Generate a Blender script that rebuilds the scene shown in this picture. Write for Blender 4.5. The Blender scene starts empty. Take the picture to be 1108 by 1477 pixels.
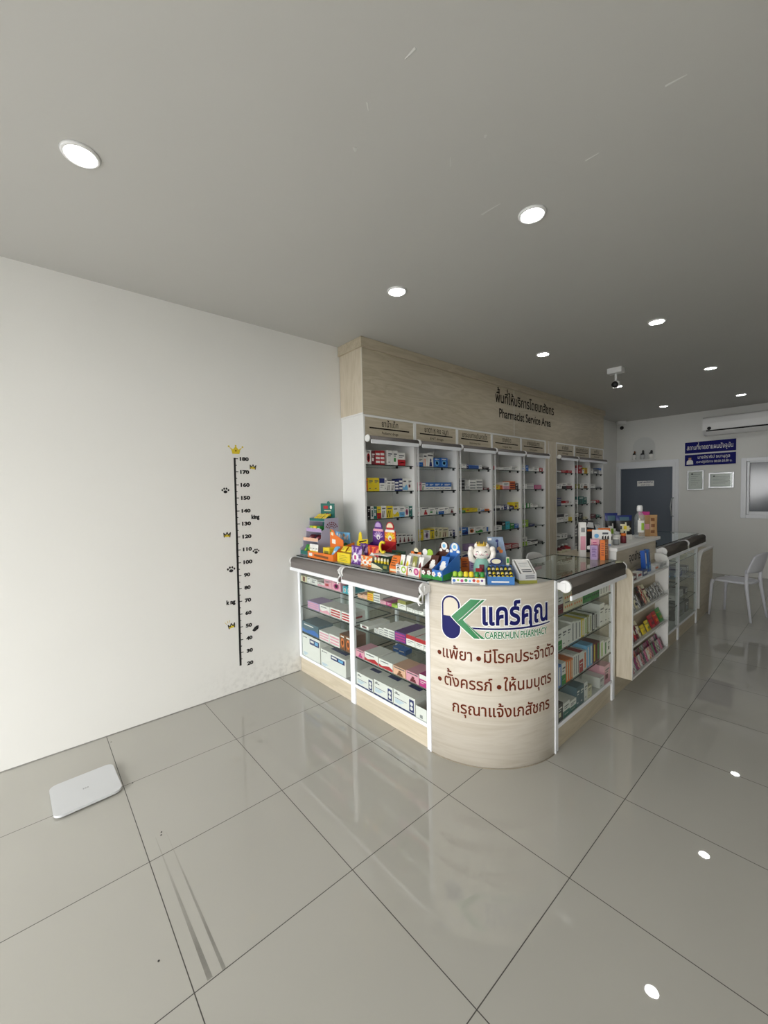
import bpy, bmesh, math, random
from mathutils import Vector, Matrix

random.seed(7)
S = bpy.context.scene
COL = S.collection
PI = math.pi
R = math.radians

# ---------------------------------------------------------------- camera
FOCAL_PX, IMG_W = 586.1, 1108.0
yaw, pitch, roll = R(48.675), R(2.447), R(-1.2165)
fw = Vector((-math.sin(yaw) * math.cos(pitch), math.cos(yaw) * math.cos(pitch), -math.sin(pitch)))
rt = Vector((math.cos(yaw), math.sin(yaw), 0))
up = rt.cross(fw)
c_, s_ = math.cos(roll), math.sin(roll)
rt, up = c_ * rt + s_ * up, -s_ * rt + c_ * up
cam_d = bpy.data.cameras.new('camera')
cam_d.sensor_fit = 'HORIZONTAL'
cam_d.sensor_width = 36.0
cam_d.lens = FOCAL_PX / IMG_W * 36.0
cam_d.clip_start = 0.02
cam = bpy.data.objects.new('camera', cam_d)
COL.objects.link(cam)
cam.matrix_world = Matrix(((rt.x, up.x, -fw.x, 3.082), (rt.y, up.y, -fw.y, -0.318),
                           (rt.z, up.z, -fw.z, 1.502), (0, 0, 0, 1)))
S.camera = cam

# ---------------------------------------------------------------- world, daylight, exposure
S.view_settings.view_transform = 'Standard'
S.view_settings.look = 'None'
S.view_settings.gamma = 1.0
S.view_settings.use_curve_mapping = False
S.view_settings.exposure = 0.22
S.cycles.use_denoising = True
S.cycles.max_bounces = 10
S.cycles.diffuse_bounces = 6
S.cycles.glossy_bounces = 5
S.cycles.transparent_max_bounces = 40
S.cycles.sample_clamp_indirect = 6.0
W = bpy.data.worlds.new('overcast_sky')
S.world = W
W.use_nodes = True
wn = W.node_tree.nodes
wn['Background'].inputs[0].default_value = (0.988, 0.988, 0.982, 1)
wn['Background'].inputs[1].default_value = 8.5
LAMP = 60.0                         # radiance of the downlight lenses
H = 2.85                            # ceiling height
BACK = 8.70                         # back wall
FRONT = -3.3                       # shop front (open, behind the camera)
RIGHT = 4.15
pl = bpy.data.lights.new('shopfront_daylight', 'AREA')
pl.shape = 'RECTANGLE'
pl.size, pl.size_y = RIGHT - 0.1, 2.15
pl.cycles.is_portal = True
po = bpy.data.objects.new('shopfront_daylight', pl)
po.location = (RIGHT / 2, FRONT - 0.02, 1.075)
po.rotation_euler = (R(90), 0, 0)          # faces into the shop
COL.objects.link(po)

# ---------------------------------------------------------------- materials
def srgb(h):
    h = h.lstrip('#')
    o = []
    for k in (0, 2, 4):
        c = int(h[k:k + 2], 16) / 255
        o.append(c / 12.92 if c <= 0.04045 else ((c + 0.055) / 1.055) ** 2.4)
    return tuple(o) + (1,)

def mat(name, col, rough=0.5, spec=0.5, metal=0.0, var=0.06, scale=9.0, bump=0.0, coat=0.0):
    m = bpy.data.materials.new(name)
    m.use_nodes = True
    n, l = m.node_tree.nodes, m.node_tree.links
    b = n['Principled BSDF']
    col = srgb(col) if isinstance(col, str) else col
    b.inputs['Roughness'].default_value = rough
    b.inputs['Specular IOR Level'].default_value = spec
    b.inputs['Metallic'].default_value = metal
    b.inputs['Coat Weight'].default_value = coat
    tc = n.new('ShaderNodeTexCoord')
    nz = n.new('ShaderNodeTexNoise')
    nz.inputs['Scale'].default_value = scale
    nz.inputs['Detail'].default_value = 3
    l.new(tc.outputs['Object'], nz.inputs['Vector'])
    mx = n.new('ShaderNodeMix'); mx.data_type = 'RGBA'
    mx.inputs[6].default_value = tuple(c * (1 - var) for c in col[:3]) + (1,)
    mx.inputs[7].default_value = tuple(min(1, c * (1 + var)) for c in col[:3]) + (1,)
    l.new(nz.outputs['Fac'], mx.inputs[0])
    l.new(mx.outputs[2], b.inputs['Base Color'])
    if bump:
        bp = n.new('ShaderNodeBump')
        bp.inputs['Strength'].default_value = bump
        bp.inputs['Distance'].default_value = 0.004
        l.new(nz.outputs['Fac'], bp.inputs['Height'])
        l.new(bp.outputs[0], b.inputs['Normal'])
    return m

def wood(name, c0, c1, axis, rough=0.42):
    """pale oak laminate, grain running along one axis"""
    m = bpy.data.materials.new(name)
    m.use_nodes = True
    n, l = m.node_tree.nodes, m.node_tree.links
    b = n['Principled BSDF']
    b.inputs['Roughness'].default_value = rough
    tc = n.new('ShaderNodeTexCoord')
    mp = n.new('ShaderNodeMapping')
    sc = [9.0, 9.0, 9.0]; sc[axis] = 1.1
    mp.inputs['Scale'].default_value = sc
    l.new(tc.outputs['Object'], mp.inputs['Vector'])
    nz = n.new('ShaderNodeTexNoise')
    nz.inputs['Scale'].default_value = 1.1
    nz.inputs['Detail'].default_value = 5
    nz.inputs['Distortion'].default_value = 1.2
    l.new(mp.outputs[0], nz.inputs['Vector'])
    mp2 = n.new('ShaderNodeMapping')
    sc2 = [150.0, 150.0, 150.0]; sc2[axis] = 5.0
    mp2.inputs['Scale'].default_value = sc2
    l.new(tc.outputs['Object'], mp2.inputs['Vector'])
    fn = n.new('ShaderNodeTexNoise')
    fn.inputs['Scale'].default_value = 1.0
    fn.inputs['Detail'].default_value = 2
    l.new(mp2.outputs[0], fn.inputs['Vector'])
    w = n.new('ShaderNodeMath'); w.operation = 'MULTIPLY'; w.inputs[1].default_value = 9.0
    l.new(nz.outputs['Fac'], w.inputs[0])
    fr = n.new('ShaderNodeMath'); fr.operation = 'PINGPONG'; fr.inputs[1].default_value = 1.0
    l.new(w.outputs[0], fr.inputs[0])
    ad = n.new('ShaderNodeMath'); ad.operation = 'MULTIPLY_ADD'
    ad.inputs[1].default_value = 0.55
    l.new(fr.outputs[0], ad.inputs[0])
    f2 = n.new('ShaderNodeMath'); f2.operation = 'MULTIPLY'; f2.inputs[1].default_value = 0.6
    l.new(fn.outputs['Fac'], f2.inputs[0])
    l.new(f2.outputs[0], ad.inputs[2])
    mx = n.new('ShaderNodeMix'); mx.data_type = 'RGBA'
    mx.inputs[6].default_value = srgb(c0); mx.inputs[7].default_value = srgb(c1)
    l.new(ad.outputs[0], mx.inputs[0])
    l.new(mx.outputs[2], b.inputs['Base Color'])
    return m

def thin_glass(name, tint, refl=1.0, rough=0.0, milk=0.0):
    m = bpy.data.materials.new(name)
    m.use_nodes = True
    n, l = m.node_tree.nodes, m.node_tree.links
    n.remove(n['Principled BSDF'])
    tr = n.new('ShaderNodeBsdfTransparent'); tr.inputs[0].default_value = tint + (1,)
    gl = n.new('ShaderNodeBsdfGlossy'); gl.inputs['Roughness'].default_value = rough
    gl.inputs[0].default_value = (0.95, 1, 0.98, 1)
    fr = n.new('ShaderNodeFresnel'); fr.inputs[0].default_value = 1.42
    mu = n.new('ShaderNodeMath'); mu.operation = 'MULTIPLY'; mu.inputs[1].default_value = refl
    l.new(fr.outputs[0], mu.inputs[0])
    ge = n.new('ShaderNodeNewGeometry')
    fb = n.new('ShaderNodeMath'); fb.operation = 'SUBTRACT'; fb.inputs[0].default_value = 1.0
    l.new(ge.outputs['Backfacing'], fb.inputs[1])          # only the outer face of a pane mirrors
    m3 = n.new('ShaderNodeMath'); m3.operation = 'MULTIPLY'
    l.new(mu.outputs[0], m3.inputs[0]); l.new(fb.outputs[0], m3.inputs[1])
    mu = m3
    mx = n.new('ShaderNodeMixShader')
    l.new(mu.outputs[0], mx.inputs[0]); l.new(tr.outputs[0], mx.inputs[1]); l.new(gl.outputs[0], mx.inputs[2])
    if milk:
        df = n.new('ShaderNodeBsdfDiffuse'); df.inputs[0].default_value = (0.85, 0.88, 0.88, 1)
        m2 = n.new('ShaderNodeMixShader'); m2.inputs[0].default_value = milk
        l.new(mx.outputs[0], m2.inputs[1]); l.new(df.outputs[0], m2.inputs[2])
        mx = m2
    l.new(mx.outputs[0], n['Material Output'].inputs[0])
    return m

def emit(name, col, s):
    m = bpy.data.materials.new(name)
    m.use_nodes = True
    n, l = m.node_tree.nodes, m.node_tree.links
    n.remove(n['Principled BSDF'])
    e = n.new('ShaderNodeEmission'); e.inputs[0].default_value = col; e.inputs[1].default_value = s
    l.new(e.outputs[0], n['Material Output'].inputs[0])
    return m

HEX = dict(white='#e9e8e4', grey='#8d8f90', black='#1d1c1f', red='#b3202a', maroon='#6b1f2a', orange='#e2762a',
           yellow='#e8cf2c', cream='#ded8b8', green='#2f8a3a', lime='#9cc43a', olive='#8a8a3c', teal='#1f6a63',
           cyan='#3fb4c8', sky='#6fb3e0', blue='#2f6dbd', navy='#1d2a68', purple='#5a2a80', lilac='#b79cc9',
           magenta='#b8327f', pink='#e3a3b4', peach='#e6b89c', brown='#7a4a26', tan='#b58f62', slate='#4b6774',
           gold='#c8a53a', ink='#5a5c62', silver='#b9babb')
PAL = {}
def C(k):
    if k not in PAL:
        PAL[k] = mat('print_' + k, HEX[k], rough=0.42, var=0.05, scale=30)
    return PAL[k]

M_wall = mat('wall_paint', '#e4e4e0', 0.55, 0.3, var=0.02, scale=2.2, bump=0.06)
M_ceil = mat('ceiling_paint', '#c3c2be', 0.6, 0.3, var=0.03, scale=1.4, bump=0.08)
M_white = mat('white_laminate', '#e4e4e2', 0.4, var=0.015)
M_alu = mat('white_aluminium', '#eceef2', 0.3, var=0.01)
M_plastic = mat('white_plastic', '#e9e9e8', 0.35, var=0.015)
M_chair = mat('pale_grey_plastic', '#d2d3da', 0.4, var=0.015)
M_wood_y = wood('oak_laminate_along_wall', '#c8bda7', '#afa48d', 1)
M_wood_x = wood('oak_laminate_across', '#d3c9b5', '#bfb39c', 0)
M_wood_z = wood('oak_laminate_upright', '#d6ccba', '#c1b59e', 2)
M_edge = mat('dark_glass_edge', '#1c2a28', 0.2)
M_roll = mat('grey_blind_fabric', '#75706d', 0.8, 0.2, var=0.05, scale=120)
M_rolld = mat('charcoal_blind_fabric', '#55504b', 0.8, 0.2, var=0.05, scale=120)
M_black = mat('black_plastic', '#18181a', 0.4)
M_metal = mat('brushed_metal', '#b9bbbd', 0.3, metal=0.9)
M_ink = mat('black_vinyl', '#141416', 0.45)
M_brown = mat('brown_vinyl', '#64260e', 0.6, 0.2)
M_dark = mat('dark_brown_acrylic', '#1c120c', 0.6, 0.2)
M_logo_navy = mat('navy_vinyl', '#10145c', 0.5, 0.25)
M_logo_green = mat('green_vinyl', '#1f7a44', 0.35)
M_logo_white = mat('white_vinyl', '#f4f4f2', 0.35)
M_gold = mat('gold_vinyl', '#d9c02c', 0.4)
M_glass = thin_glass('clear_glass', (0.955, 0.972, 0.962))
M_shelfglass = thin_glass('shelf_glass', (0.93, 0.955, 0.945))
M_acrylic = thin_glass('clear_acrylic', (0.965, 0.97, 0.975), 0.8)
M_lamp = emit('lamp_lens', (0.988, 0.988, 0.982, 1), LAMP)
M_bluesign = mat('royal_blue_board', '#0d1068', 0.6, 0.2)
M_skin = mat('print_skin', '#c99a7c', 0.5)
M_paperw = mat('printed_paper', '#d5d6d2', 0.6, var=0.08, scale=60)

# ---------------------------------------------------------------- mesh builder
class MB:
    def __init__(self, off=(0, 0, 0)):
        self.v, self.f, self.m, self.mats, self.sm = [], [], [], [], []
        self.o = Vector(off)
    def mi(self, m):
        if m not in self.mats:
            self.mats.append(m)
        return self.mats.index(m)
    def add(self, vs, fs, m, smooth=False):
        b = len(self.v)
        self.v += [Vector(p) - self.o for p in vs]
        k = self.mi(m)
        for f in fs:
            self.f.append([b + i for i in f]); self.m.append(k); self.sm.append(smooth)
        return self
    def box(self, x0, x1, y0, y1, z0, z1, m, edge=None):
        vs = [(x, y, z) for z in (z0, z1) for y in (y0, y1) for x in (x0, x1)]
        fs = [(0, 2, 3, 1), (4, 5, 7, 6), (0, 1, 5, 4), (1, 3, 7, 5), (3, 2, 6, 7), (2, 0, 4, 6)]
        if edge is None:
            return self.add(vs, fs, m)
        self.add(vs, fs[:2], m)
        return self.add(vs, fs[2:], edge)
    def prism(self, pts, plane, a, b, m, smooth=False):
        """extrude a 2-D outline: plane 'xz' (along y), 'yz' (along x), 'xy' (along z)"""
        def P(p, t):
            return {'xz': (p[0], t, p[1]), 'yz': (t, p[0], p[1]), 'xy': (p[0], p[1], t)}[plane]
        n = len(pts)
        vs = [P(p, a) for p in pts] + [P(p, b) for p in pts]
        fs = [tuple(range(n))[::-1], tuple(range(n, 2 * n))]
        self.add(vs, fs, m)
        return self.add(vs, [(i, (i + 1) % n, n + (i + 1) % n, n + i) for i in range(n)], m, smooth)
    def poly(self, pts, m):
        return self.add(pts, [tuple(range(len(pts)))], m)
    def tube(self, path, r, m, n=8, closed=False):
        path = [Vector(p) for p in path]
        rs = r if isinstance(r, (list, tuple)) else [r] * len(path)
        rings, N = [], len(path)
        prev = None
        for i, p in enumerate(path):
            a = path[(i - 1) % N] if (closed or i > 0) else p
            b = path[(i + 1) % N] if (closed or i < N - 1) else p
            t = (b - a).normalized()
            if prev is None:
                u = t.orthogonal().normalized()
            else:
                u = (prev - t * prev.dot(t)).normalized()
            prev = u
            w = t.cross(u)
            rings.append([p + (u * math.cos(2 * PI * k / n) + w * math.sin(2 * PI * k / n)) * rs[i] for k in range(n)])
        vs = [q for ring in rings for q in ring]
        fs = []
        for i in range(N if closed else N - 1):
            j = (i + 1) % N
            for k in range(n):
                fs.append((i * n + k, i * n + (k + 1) % n, j * n + (k + 1) % n, j * n + k))
        self.add(vs, fs, m, True)
        if not closed:
            self.add(rings[0], [tuple(range(n))[::-1]], m)
            self.add(rings[-1], [tuple(range(n))], m)
        return self
    def lathe(self, prof, c, m, n=20, axis='z', flat=False):
        """revolve (radius, height) pairs about an axis through c"""
        def P(r, h, a):
            x, y = r * math.cos(a), r * math.sin(a)
            d = {'z': (x, y, h), 'x': (h, x, y), 'y': (y, h, x)}[axis]
            return (c[0] + d[0], c[1] + d[1], c[2] + d[2])
        vs = [P(r, h, 2 * PI * k / n) for r, h in prof for k in range(n)]
        fs = []
        for i in range(len(prof) - 1):
            for k in range(n):
                fs.append((i * n + k, i * n + (k + 1) % n, (i + 1) * n + (k + 1) % n, (i + 1) * n + k))
        self.add(vs, fs, m, not flat)
        if prof[0][0] > 1e-5:
            self.add(vs[:n], [tuple(range(n))[::-1]], m)
        if prof[-1][0] > 1e-5:
            self.add(vs[-n:], [tuple(range(n))], m)
        return self
    def ball(self, c, rx, ry, rz, m, n=14):
        k = n // 2
        vs, fs = [], []
        for i in range(k + 1):
            t = PI * i / k
            for j in range(n):
                a = 2 * PI * j / n
                vs.append((c[0] + rx * math.sin(t) * math.cos(a), c[1] + ry * math.sin(t) * math.sin(a), c[2] - rz * math.cos(t)))
        for i in range(k):
            for j in range(n):
                fs.append((i * n + j, i * n + (j + 1) % n, (i + 1) * n + (j + 1) % n, (i + 1) * n + j))
        return self.add(vs, fs, m, True)
    def grid(self, fn, nu, nv, m, smooth=True):
        vs = [fn(i / nu, j / nv) for j in range(nv + 1) for i in range(nu + 1)]
        fs = [(j * (nu + 1) + i, j * (nu + 1) + i + 1, (j + 1) * (nu + 1) + i + 1, (j + 1) * (nu + 1) + i)
              for j in range(nv) for i in range(nu)]
        return self.add(vs, fs, m, smooth)
    def mesh(self, name, bevel=0.0, seg=2):
        me = bpy.data.meshes.new(name)
        me.from_pydata([tuple(p) for p in self.v], [], self.f)
        for m in self.mats:
            me.materials.append(m)
        for p, k, s in zip(me.polygons, self.m, self.sm):
            p.material_index = k
            p.use_smooth = s
        bm = bmesh.new(); bm.from_mesh(me)
        if bevel:
            bmesh.ops.bevel(bm, geom=bm.edges[:], offset=bevel, segments=seg, affect='EDGES', profile=0.5)
        bmesh.ops.remove_doubles(bm, verts=bm.verts[:], dist=1e-6)
        bmesh.ops.recalc_face_normals(bm, faces=bm.faces[:])
        bm.to_mesh(me); bm.free()
        return me
    def build(self, name, parent=None, bevel=0.0, loc=None, rotz=0.0, seg=2, label=None):
        o = bpy.data.objects.new(name, self.mesh(name, bevel, seg))
        COL.objects.link(o)
        if parent is not None:
            o.parent = parent
        if loc is not None:
            o.location = loc
        o.rotation_euler = (0, 0, rotz)
        if label:
            o['label'] = label
        return o

def thing(name, label, cat, loc=(0, 0, 0), rotz=0.0, group=None):
    o = bpy.data.objects.new(name, None)
    o.empty_display_size = 0.05
    COL.objects.link(o)
    o.location = loc
    o.rotation_euler = (0, 0, rotz)
    return tag(o, label, cat, group)

def tag(o, label, cat, group=None):
    o['label'] = label
    o['category'] = cat
    if group:
        o['group'] = group
    return o

def struct(o):
    o['kind'] = 'structure'
    return o

def arc(cx, cy, r, a0, a1, n=10):
    return [(cx + r * math.cos(R(a0 + (a1 - a0) * i / n)), cy + r * math.sin(R(a0 + (a1 - a0) * i / n))) for i in range(n + 1)]

def rrect(x0, x1, y0, y1, r, n=5):
    return arc(x1 - r, y1 - r, r, 0, 90, n) + arc(x0 + r, y1 - r, r, 90, 180, n) + arc(x0 + r, y0 + r, r, 180, 270, n) + arc(x1 - r, y0 + r, r, 270, 360, n)

# ---------------------------------------------------------------- lettering
TONES, UPPER = '\u0e48\u0e49\u0e4a\u0e4b\u0e4c', '\u0e31\u0e34\u0e35\u0e36\u0e37'
_cnt = {}
def _font_obj(s):
    cu = bpy.data.curves.new('lettering', 'FONT')
    cu.body = s; cu.size = 1.0
    return bpy.data.objects.new('lettering', cu)
def _splines(s):
    o = _font_obj(s)
    COL.objects.link(o)
    bpy.context.view_layer.update()
    dg = bpy.context.evaluated_depsgraph_get()
    oe = o.evaluated_get(dg)
    cu = oe.to_curve(dg)
    out = [[(Vector(p.handle_left), Vector(p.co), Vector(p.handle_right)) for p in sp.bezier_points] for sp in cu.splines]
    oe.to_curve_clear()
    d = o.data
    bpy.data.objects.remove(o); bpy.data.curves.remove(d)
    return out
def _count(ch):
    if ch == ' ':
        return 0
    if ch not in _cnt:
        _cnt[ch] = len(_splines('\u0e01' + ch)) - 1
    return _cnt[ch]

def glyphs(s, offset=0.0, res=4, lift=0.0):
    """flat mesh data (verts 2-D, faces) of a line of text, base line at 0, size 1, left edge at 0"""
    sp = _splines(s)
    i = 0
    for k, ch in enumerate(s):
        n = _count(ch)
        if ch in TONES and k and s[k - 1] in UPPER:
            for q in range(i, i + n):
                sp[q] = [tuple(p + Vector((0, 0.22, 0)) for p in b) for b in sp[q]]
        if ch == '\u0e38' and lift:
            for q in range(i, i + n):
                sp[q] = [tuple(p + Vector((0.02, lift, 0)) for p in b) for b in sp[q]]
        i += n
    loops = []
    for b in sp:
        pts = []
        for i in range(len(b)):
            p0, p1 = b[i][1], b[(i + 1) % len(b)][1]
            h0, h1 = b[i][2], b[(i + 1) % len(b)][0]
            straight = abs((h0 - p0).cross(p1 - p0).z) + abs((h1 - p0).cross(p1 - p0).z) < 1e-6
            for t in ([0.0] if straight else [j / res for j in range(res)]):
                q = (1 - t) ** 3 * p0 + 3 * t * (1 - t) ** 2 * h0 + 3 * t * t * (1 - t) * h1 + t ** 3 * p1
                if not pts or (q.xy - pts[-1]).length > 1e-5:
                    pts.append(q.xy)
        while len(pts) > 2 and (pts[0] - pts[-1]).length < 1e-5:
            pts.pop()
        loops.append(pts)
    def area(p):
        return sum(p[i - 1].x * p[i].y - p[i].x * p[i - 1].y for i in range(len(p)))
    sg = 1 if area(max(loops, key=lambda p: abs(area(p)))) > 0 else -1
    # fonts differ in the turn of their outlines: bring every outer outline (and its holes) to the same turn
    box = [(min(q.x for q in p), max(q.x for q in p), min(q.y for q in p), max(q.y for q in p)) for p in loops]
    inside = lambda i, j: box[j][0] <= box[i][0] and box[j][1] >= box[i][1] and box[j][2] <= box[i][2] and box[j][3] >= box[i][3]
    ars = [area(p) for p in loops]
    for j in range(len(loops)):
        if any(k != j and abs(ars[k]) > abs(ars[j]) and inside(j, k) for k in range(len(loops))):
            continue
        if ars[j] * sg < 0:
            for i in range(len(loops)):
                if i == j or (abs(ars[i]) < abs(ars[j]) and inside(i, j)):
                    loops[i].reverse()
    if offset:
        for k, p in enumerate(loops):
            o2 = []
            for i in range(len(p)):
                e1, e2 = (p[i] - p[i - 1]).normalized(), (p[(i + 1) % len(p)] - p[i]).normalized()
                n = Vector((e1.y + e2.y, -e1.x - e2.x)) * sg
                o2.append(p[i] + n * (offset / max(0.5, n.length_squared / 2)))
            loops[k] = o2
    # fill by the winding rule, slab by slab (safe where strokes of one letter overlap)
    edges = []
    for p in loops:
        for i in range(len(p)):
            (x0, y0), (x1, y1) = p[i - 1], p[i]
            y0, y1 = round(y0, 3), round(y1, 3)
            if y0 != y1:
                edges.append((y0, y1, x0, x1))
    ys = sorted({e[0] for e in edges} | {e[1] for e in edges})
    vs, fs = [], []
    for ya, yb in zip(ys, ys[1:]):
        ym = (ya + yb) / 2
        act = []
        for y0, y1, x0, x1 in edges:
            if min(y0, y1) < ym < max(y0, y1):
                f = lambda y: x0 + (x1 - x0) * (y - y0) / (y1 - y0)
                act.append((f(ym), f(ya), f(yb), sg if y1 < y0 else -sg))
        act.sort()
        wnd, st = 0, None
        for xm, xa, xb, d in act:
            was = wnd
            wnd += d
            if was <= 0 < wnd:
                st = (xa, xb)
            elif was > 0 >= wnd and st:
                k = len(vs)
                vs += [Vector((st[0], ya)), Vector((xa, ya)), Vector((xb, yb)), Vector((st[1], yb))]
                fs.append([k, k + 1, k + 2, k + 3])
    x0 = min(v.x for v in vs) + (offset if offset > 0 else 0)
    w = max(v.x for v in vs) - x0 - (offset if offset > 0 else 0)
    return [(v.x - x0, v.y) for v in vs], fs, w

def lettering(name, s, m, parent, place, width, size, left=0.0, base=0.0, offset=0.0, off=(0, 0, 0), cut=0.0, res=4, align=0.0, lift=0.0):
    """text fitted to a width and a glyph size, laid on a surface by place(u, v); align shifts by a share of the width"""
    vs, fs, w = glyphs(s, offset, res, lift)
    sx = width / w if width else size
    uv = [(left - align * w * sx + x * sx, base + y * size) for x, y in vs]
    return decal(name, [(uv, fs, m)], parent, place, off, cut)

def decal(name, layers, parent, place, off=(0, 0, 0), cut=0.0):
    bm = bmesh.new()
    mats = []
    for uv, fs, m in layers:
        if m not in mats:
            mats.append(m)
        k = mats.index(m)
        vv = [bm.verts.new((u, v, 0)) for u, v in uv]
        for f in fs:
            try:
                fc = bm.faces.new([vv[i] for i in f]); fc.material_index = k
            except ValueError:
                pass
    if cut:
        us = [v.co.x for v in bm.verts]
        x = math.floor(min(us) / cut) * cut
        while x < max(us):
            bmesh.ops.bisect_plane(bm, geom=bm.verts[:] + bm.edges[:] + bm.faces[:], plane_co=(x, 0, 0), plane_no=(1, 0, 0))
            x += cut
    o_ = Vector(off)
    for v in bm.verts:
        v.co = Vector(place(v.co.x, v.co.y)) - o_
    me = bpy.data.meshes.new(name)
    bm.to_mesh(me); bm.free()
    for m in mats:
        me.materials.append(m)
    o = bpy.data.objects.new(name, me)
    COL.objects.link(o)
    if parent is not None:
        o.parent = parent
    return o

# ================================================================= ROOM
def floor_mat():
    m = bpy.data.materials.new('polished_floor_tiles')
    m.use_nodes = True
    n, l = m.node_tree.nodes, m.node_tree.links
    b = n['Principled BSDF']
    b.inputs['Roughness'].default_value = 0.015
    b.inputs['Specular IOR Level'].default_value = 0.6
    tc = n.new('ShaderNodeTexCoord')
    sp = n.new('ShaderNodeSeparateXYZ')
    l.new(tc.outputs['Object'], sp.inputs[0])
    def M(op, a, b_=None, c=None):
        q = n.new('ShaderNodeMath'); q.operation = op
        for i, x in enumerate((a, b_, c)):
            if x is None:
                continue
            if isinstance(x, (int, float)):
                q.inputs[i].default_value = x
            else:
                l.new(x, q.inputs[i])
        return q.outputs[0]
    gx = M('PINGPONG', sp.outputs[0], 0.3)      # 0 on every 0.6 m joint
    gy = M('PINGPONG', sp.outputs[1], 0.3)
    g = M('MINIMUM', gx, gy)
    line = M('LESS_THAN', g, 0.0016)
    ix = M('FLOOR', M('DIVIDE', sp.outputs[0], 0.6))
    iy = M('FLOOR', M('DIVIDE', sp.outputs[1], 0.6))
    cb = n.new('ShaderNodeCombineXYZ')
    l.new(ix, cb.inputs[0]); l.new(iy, cb.inputs[1])
    wn_ = n.new('ShaderNodeTexWhiteNoise')
    l.new(cb.outputs[0], wn_.inputs['Vector'])
    nz = n.new('ShaderNodeTexNoise'); nz.inputs['Scale'].default_value = 1.6; nz.inputs['Detail'].default_value = 4
    l.new(tc.outputs['Object'], nz.inputs['Vector'])
    v = M('ADD', M('MULTIPLY', wn_.outputs['Value'], 0.4), M('MULTIPLY', nz.outputs['Fac'], 0.6))
    mx = n.new('ShaderNodeMix'); mx.data_type = 'RGBA'
    mx.inputs[6].default_value = srgb('#acaaa2'); mx.inputs[7].default_value = srgb('#b6b4ac')
    l.new(v, mx.inputs[0])
    m2 = n.new('ShaderNodeMix'); m2.data_type = 'RGBA'
    m2.inputs[7].default_value = srgb('#3a3833')
    l.new(mx.outputs[2], m2.inputs[6]); l.new(line, m2.inputs[0])
    l.new(m2.outputs[2], b.inputs['Base Color'])
    l.new(M('MULTIPLY_ADD', line, 0.5, 0.015), b.inputs['Roughness'])
    return m

def left_wall_mat():
    """white paint with dirt scuffs low down beside the counter"""
    m = mat('scuffed_wall_paint', '#e6e5e1', 0.5, 0.3, var=0.02, scale=2.2, bump=0.06)
    n, l = m.node_tree.nodes, m.node_tree.links
    b = n['Principled BSDF']
    src = b.inputs['Base Color'].links[0].from_socket
    tc = n.new('ShaderNodeTexCoord'); sp = n.new('ShaderNodeSeparateXYZ')
    l.new(tc.outputs['Object'], sp.inputs[0])
    nz = n.new('ShaderNodeTexNoise'); nz.inputs['Scale'].default_value = 26; nz.inputs['Detail'].default_value = 6
    l.new(tc.outputs['Object'], nz.inputs['Vector'])
    r1 = n.new('ShaderNodeMapRange'); r1.inputs[1].default_value = 0.45; r1.inputs[2].default_value = 0.8
    l.new(nz.outputs['Fac'], r1.inputs[0])
    r2 = n.new('ShaderNodeMapRange'); r2.inputs[1].default_value = 0.26; r2.inputs[2].default_value = 0.02
    l.new(sp.outputs[2], r2.inputs[0])
    r3 = n.new('ShaderNodeMapRange'); r3.inputs[1].default_value = 0.45; r3.inputs[2].default_value = 1.1
    l.new(sp.outputs[1], r3.inputs[0])
    a = n.new('ShaderNodeMath'); a.operation = 'MULTIPLY'
    l.new(r1.outputs[0], a.inputs[0]); l.new(r2.outputs[0], a.inputs[1])
    c = n.new('ShaderNodeMath'); c.operation = 'MULTIPLY'
    l.new(a.outputs[0], c.inputs[0]); l.new(r3.outputs[0], c.inputs[1])
    d = n.new('ShaderNodeMath'); d.operation = 'MULTIPLY'; d.inputs[1].default_value = 0.42
    l.new(c.outputs[0], d.inputs[0])
    mx = n.new('ShaderNodeMix'); mx.data_type = 'RGBA'; mx.inputs[7].default_value = srgb('#7b7a74')
    l.new(d.outputs[0], mx.inputs[0]); l.new(src, mx.inputs[6])
    l.new(mx.outputs[2], b.inputs['Base Color'])
    return m

fl = struct(MB().box(-0.1, RIGHT + 0.1, FRONT - 0.3, BACK + 0.1, -0.1, 0, floor_mat()).build('floor'))
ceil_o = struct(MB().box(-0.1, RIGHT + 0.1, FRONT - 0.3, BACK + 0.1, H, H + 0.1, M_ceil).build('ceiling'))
PLASTER = [(2.197, 0.628, 2.155, 0.625, 0.006), (1.972, 0.622, 1.950, 0.645, 0.005), (1.80, 0.70, 1.785, 0.712, 0.010), (1.888, 1.405, 1.990, 1.408, 0.006), (2.657, 1.353, 2.715, 1.362, 0.006), (2.353, 1.463, 2.405, 1.464, 0.004), (2.160, 1.045, 2.150, 1.053, 0.006), (1.979, 1.058, 2.01, 1.02, 0.003)]
struct(MB().box(-0.12, 0, FRONT - 0.3, BACK + 0.1, -0.1, H + 0.1, left_wall_mat()).build('wall_left'))
struct(MB().box(RIGHT, RIGHT + 0.12, FRONT - 0.3, BACK + 0.1, -0.1, H + 0.1, M_wall).build('wall_right'))
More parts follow.
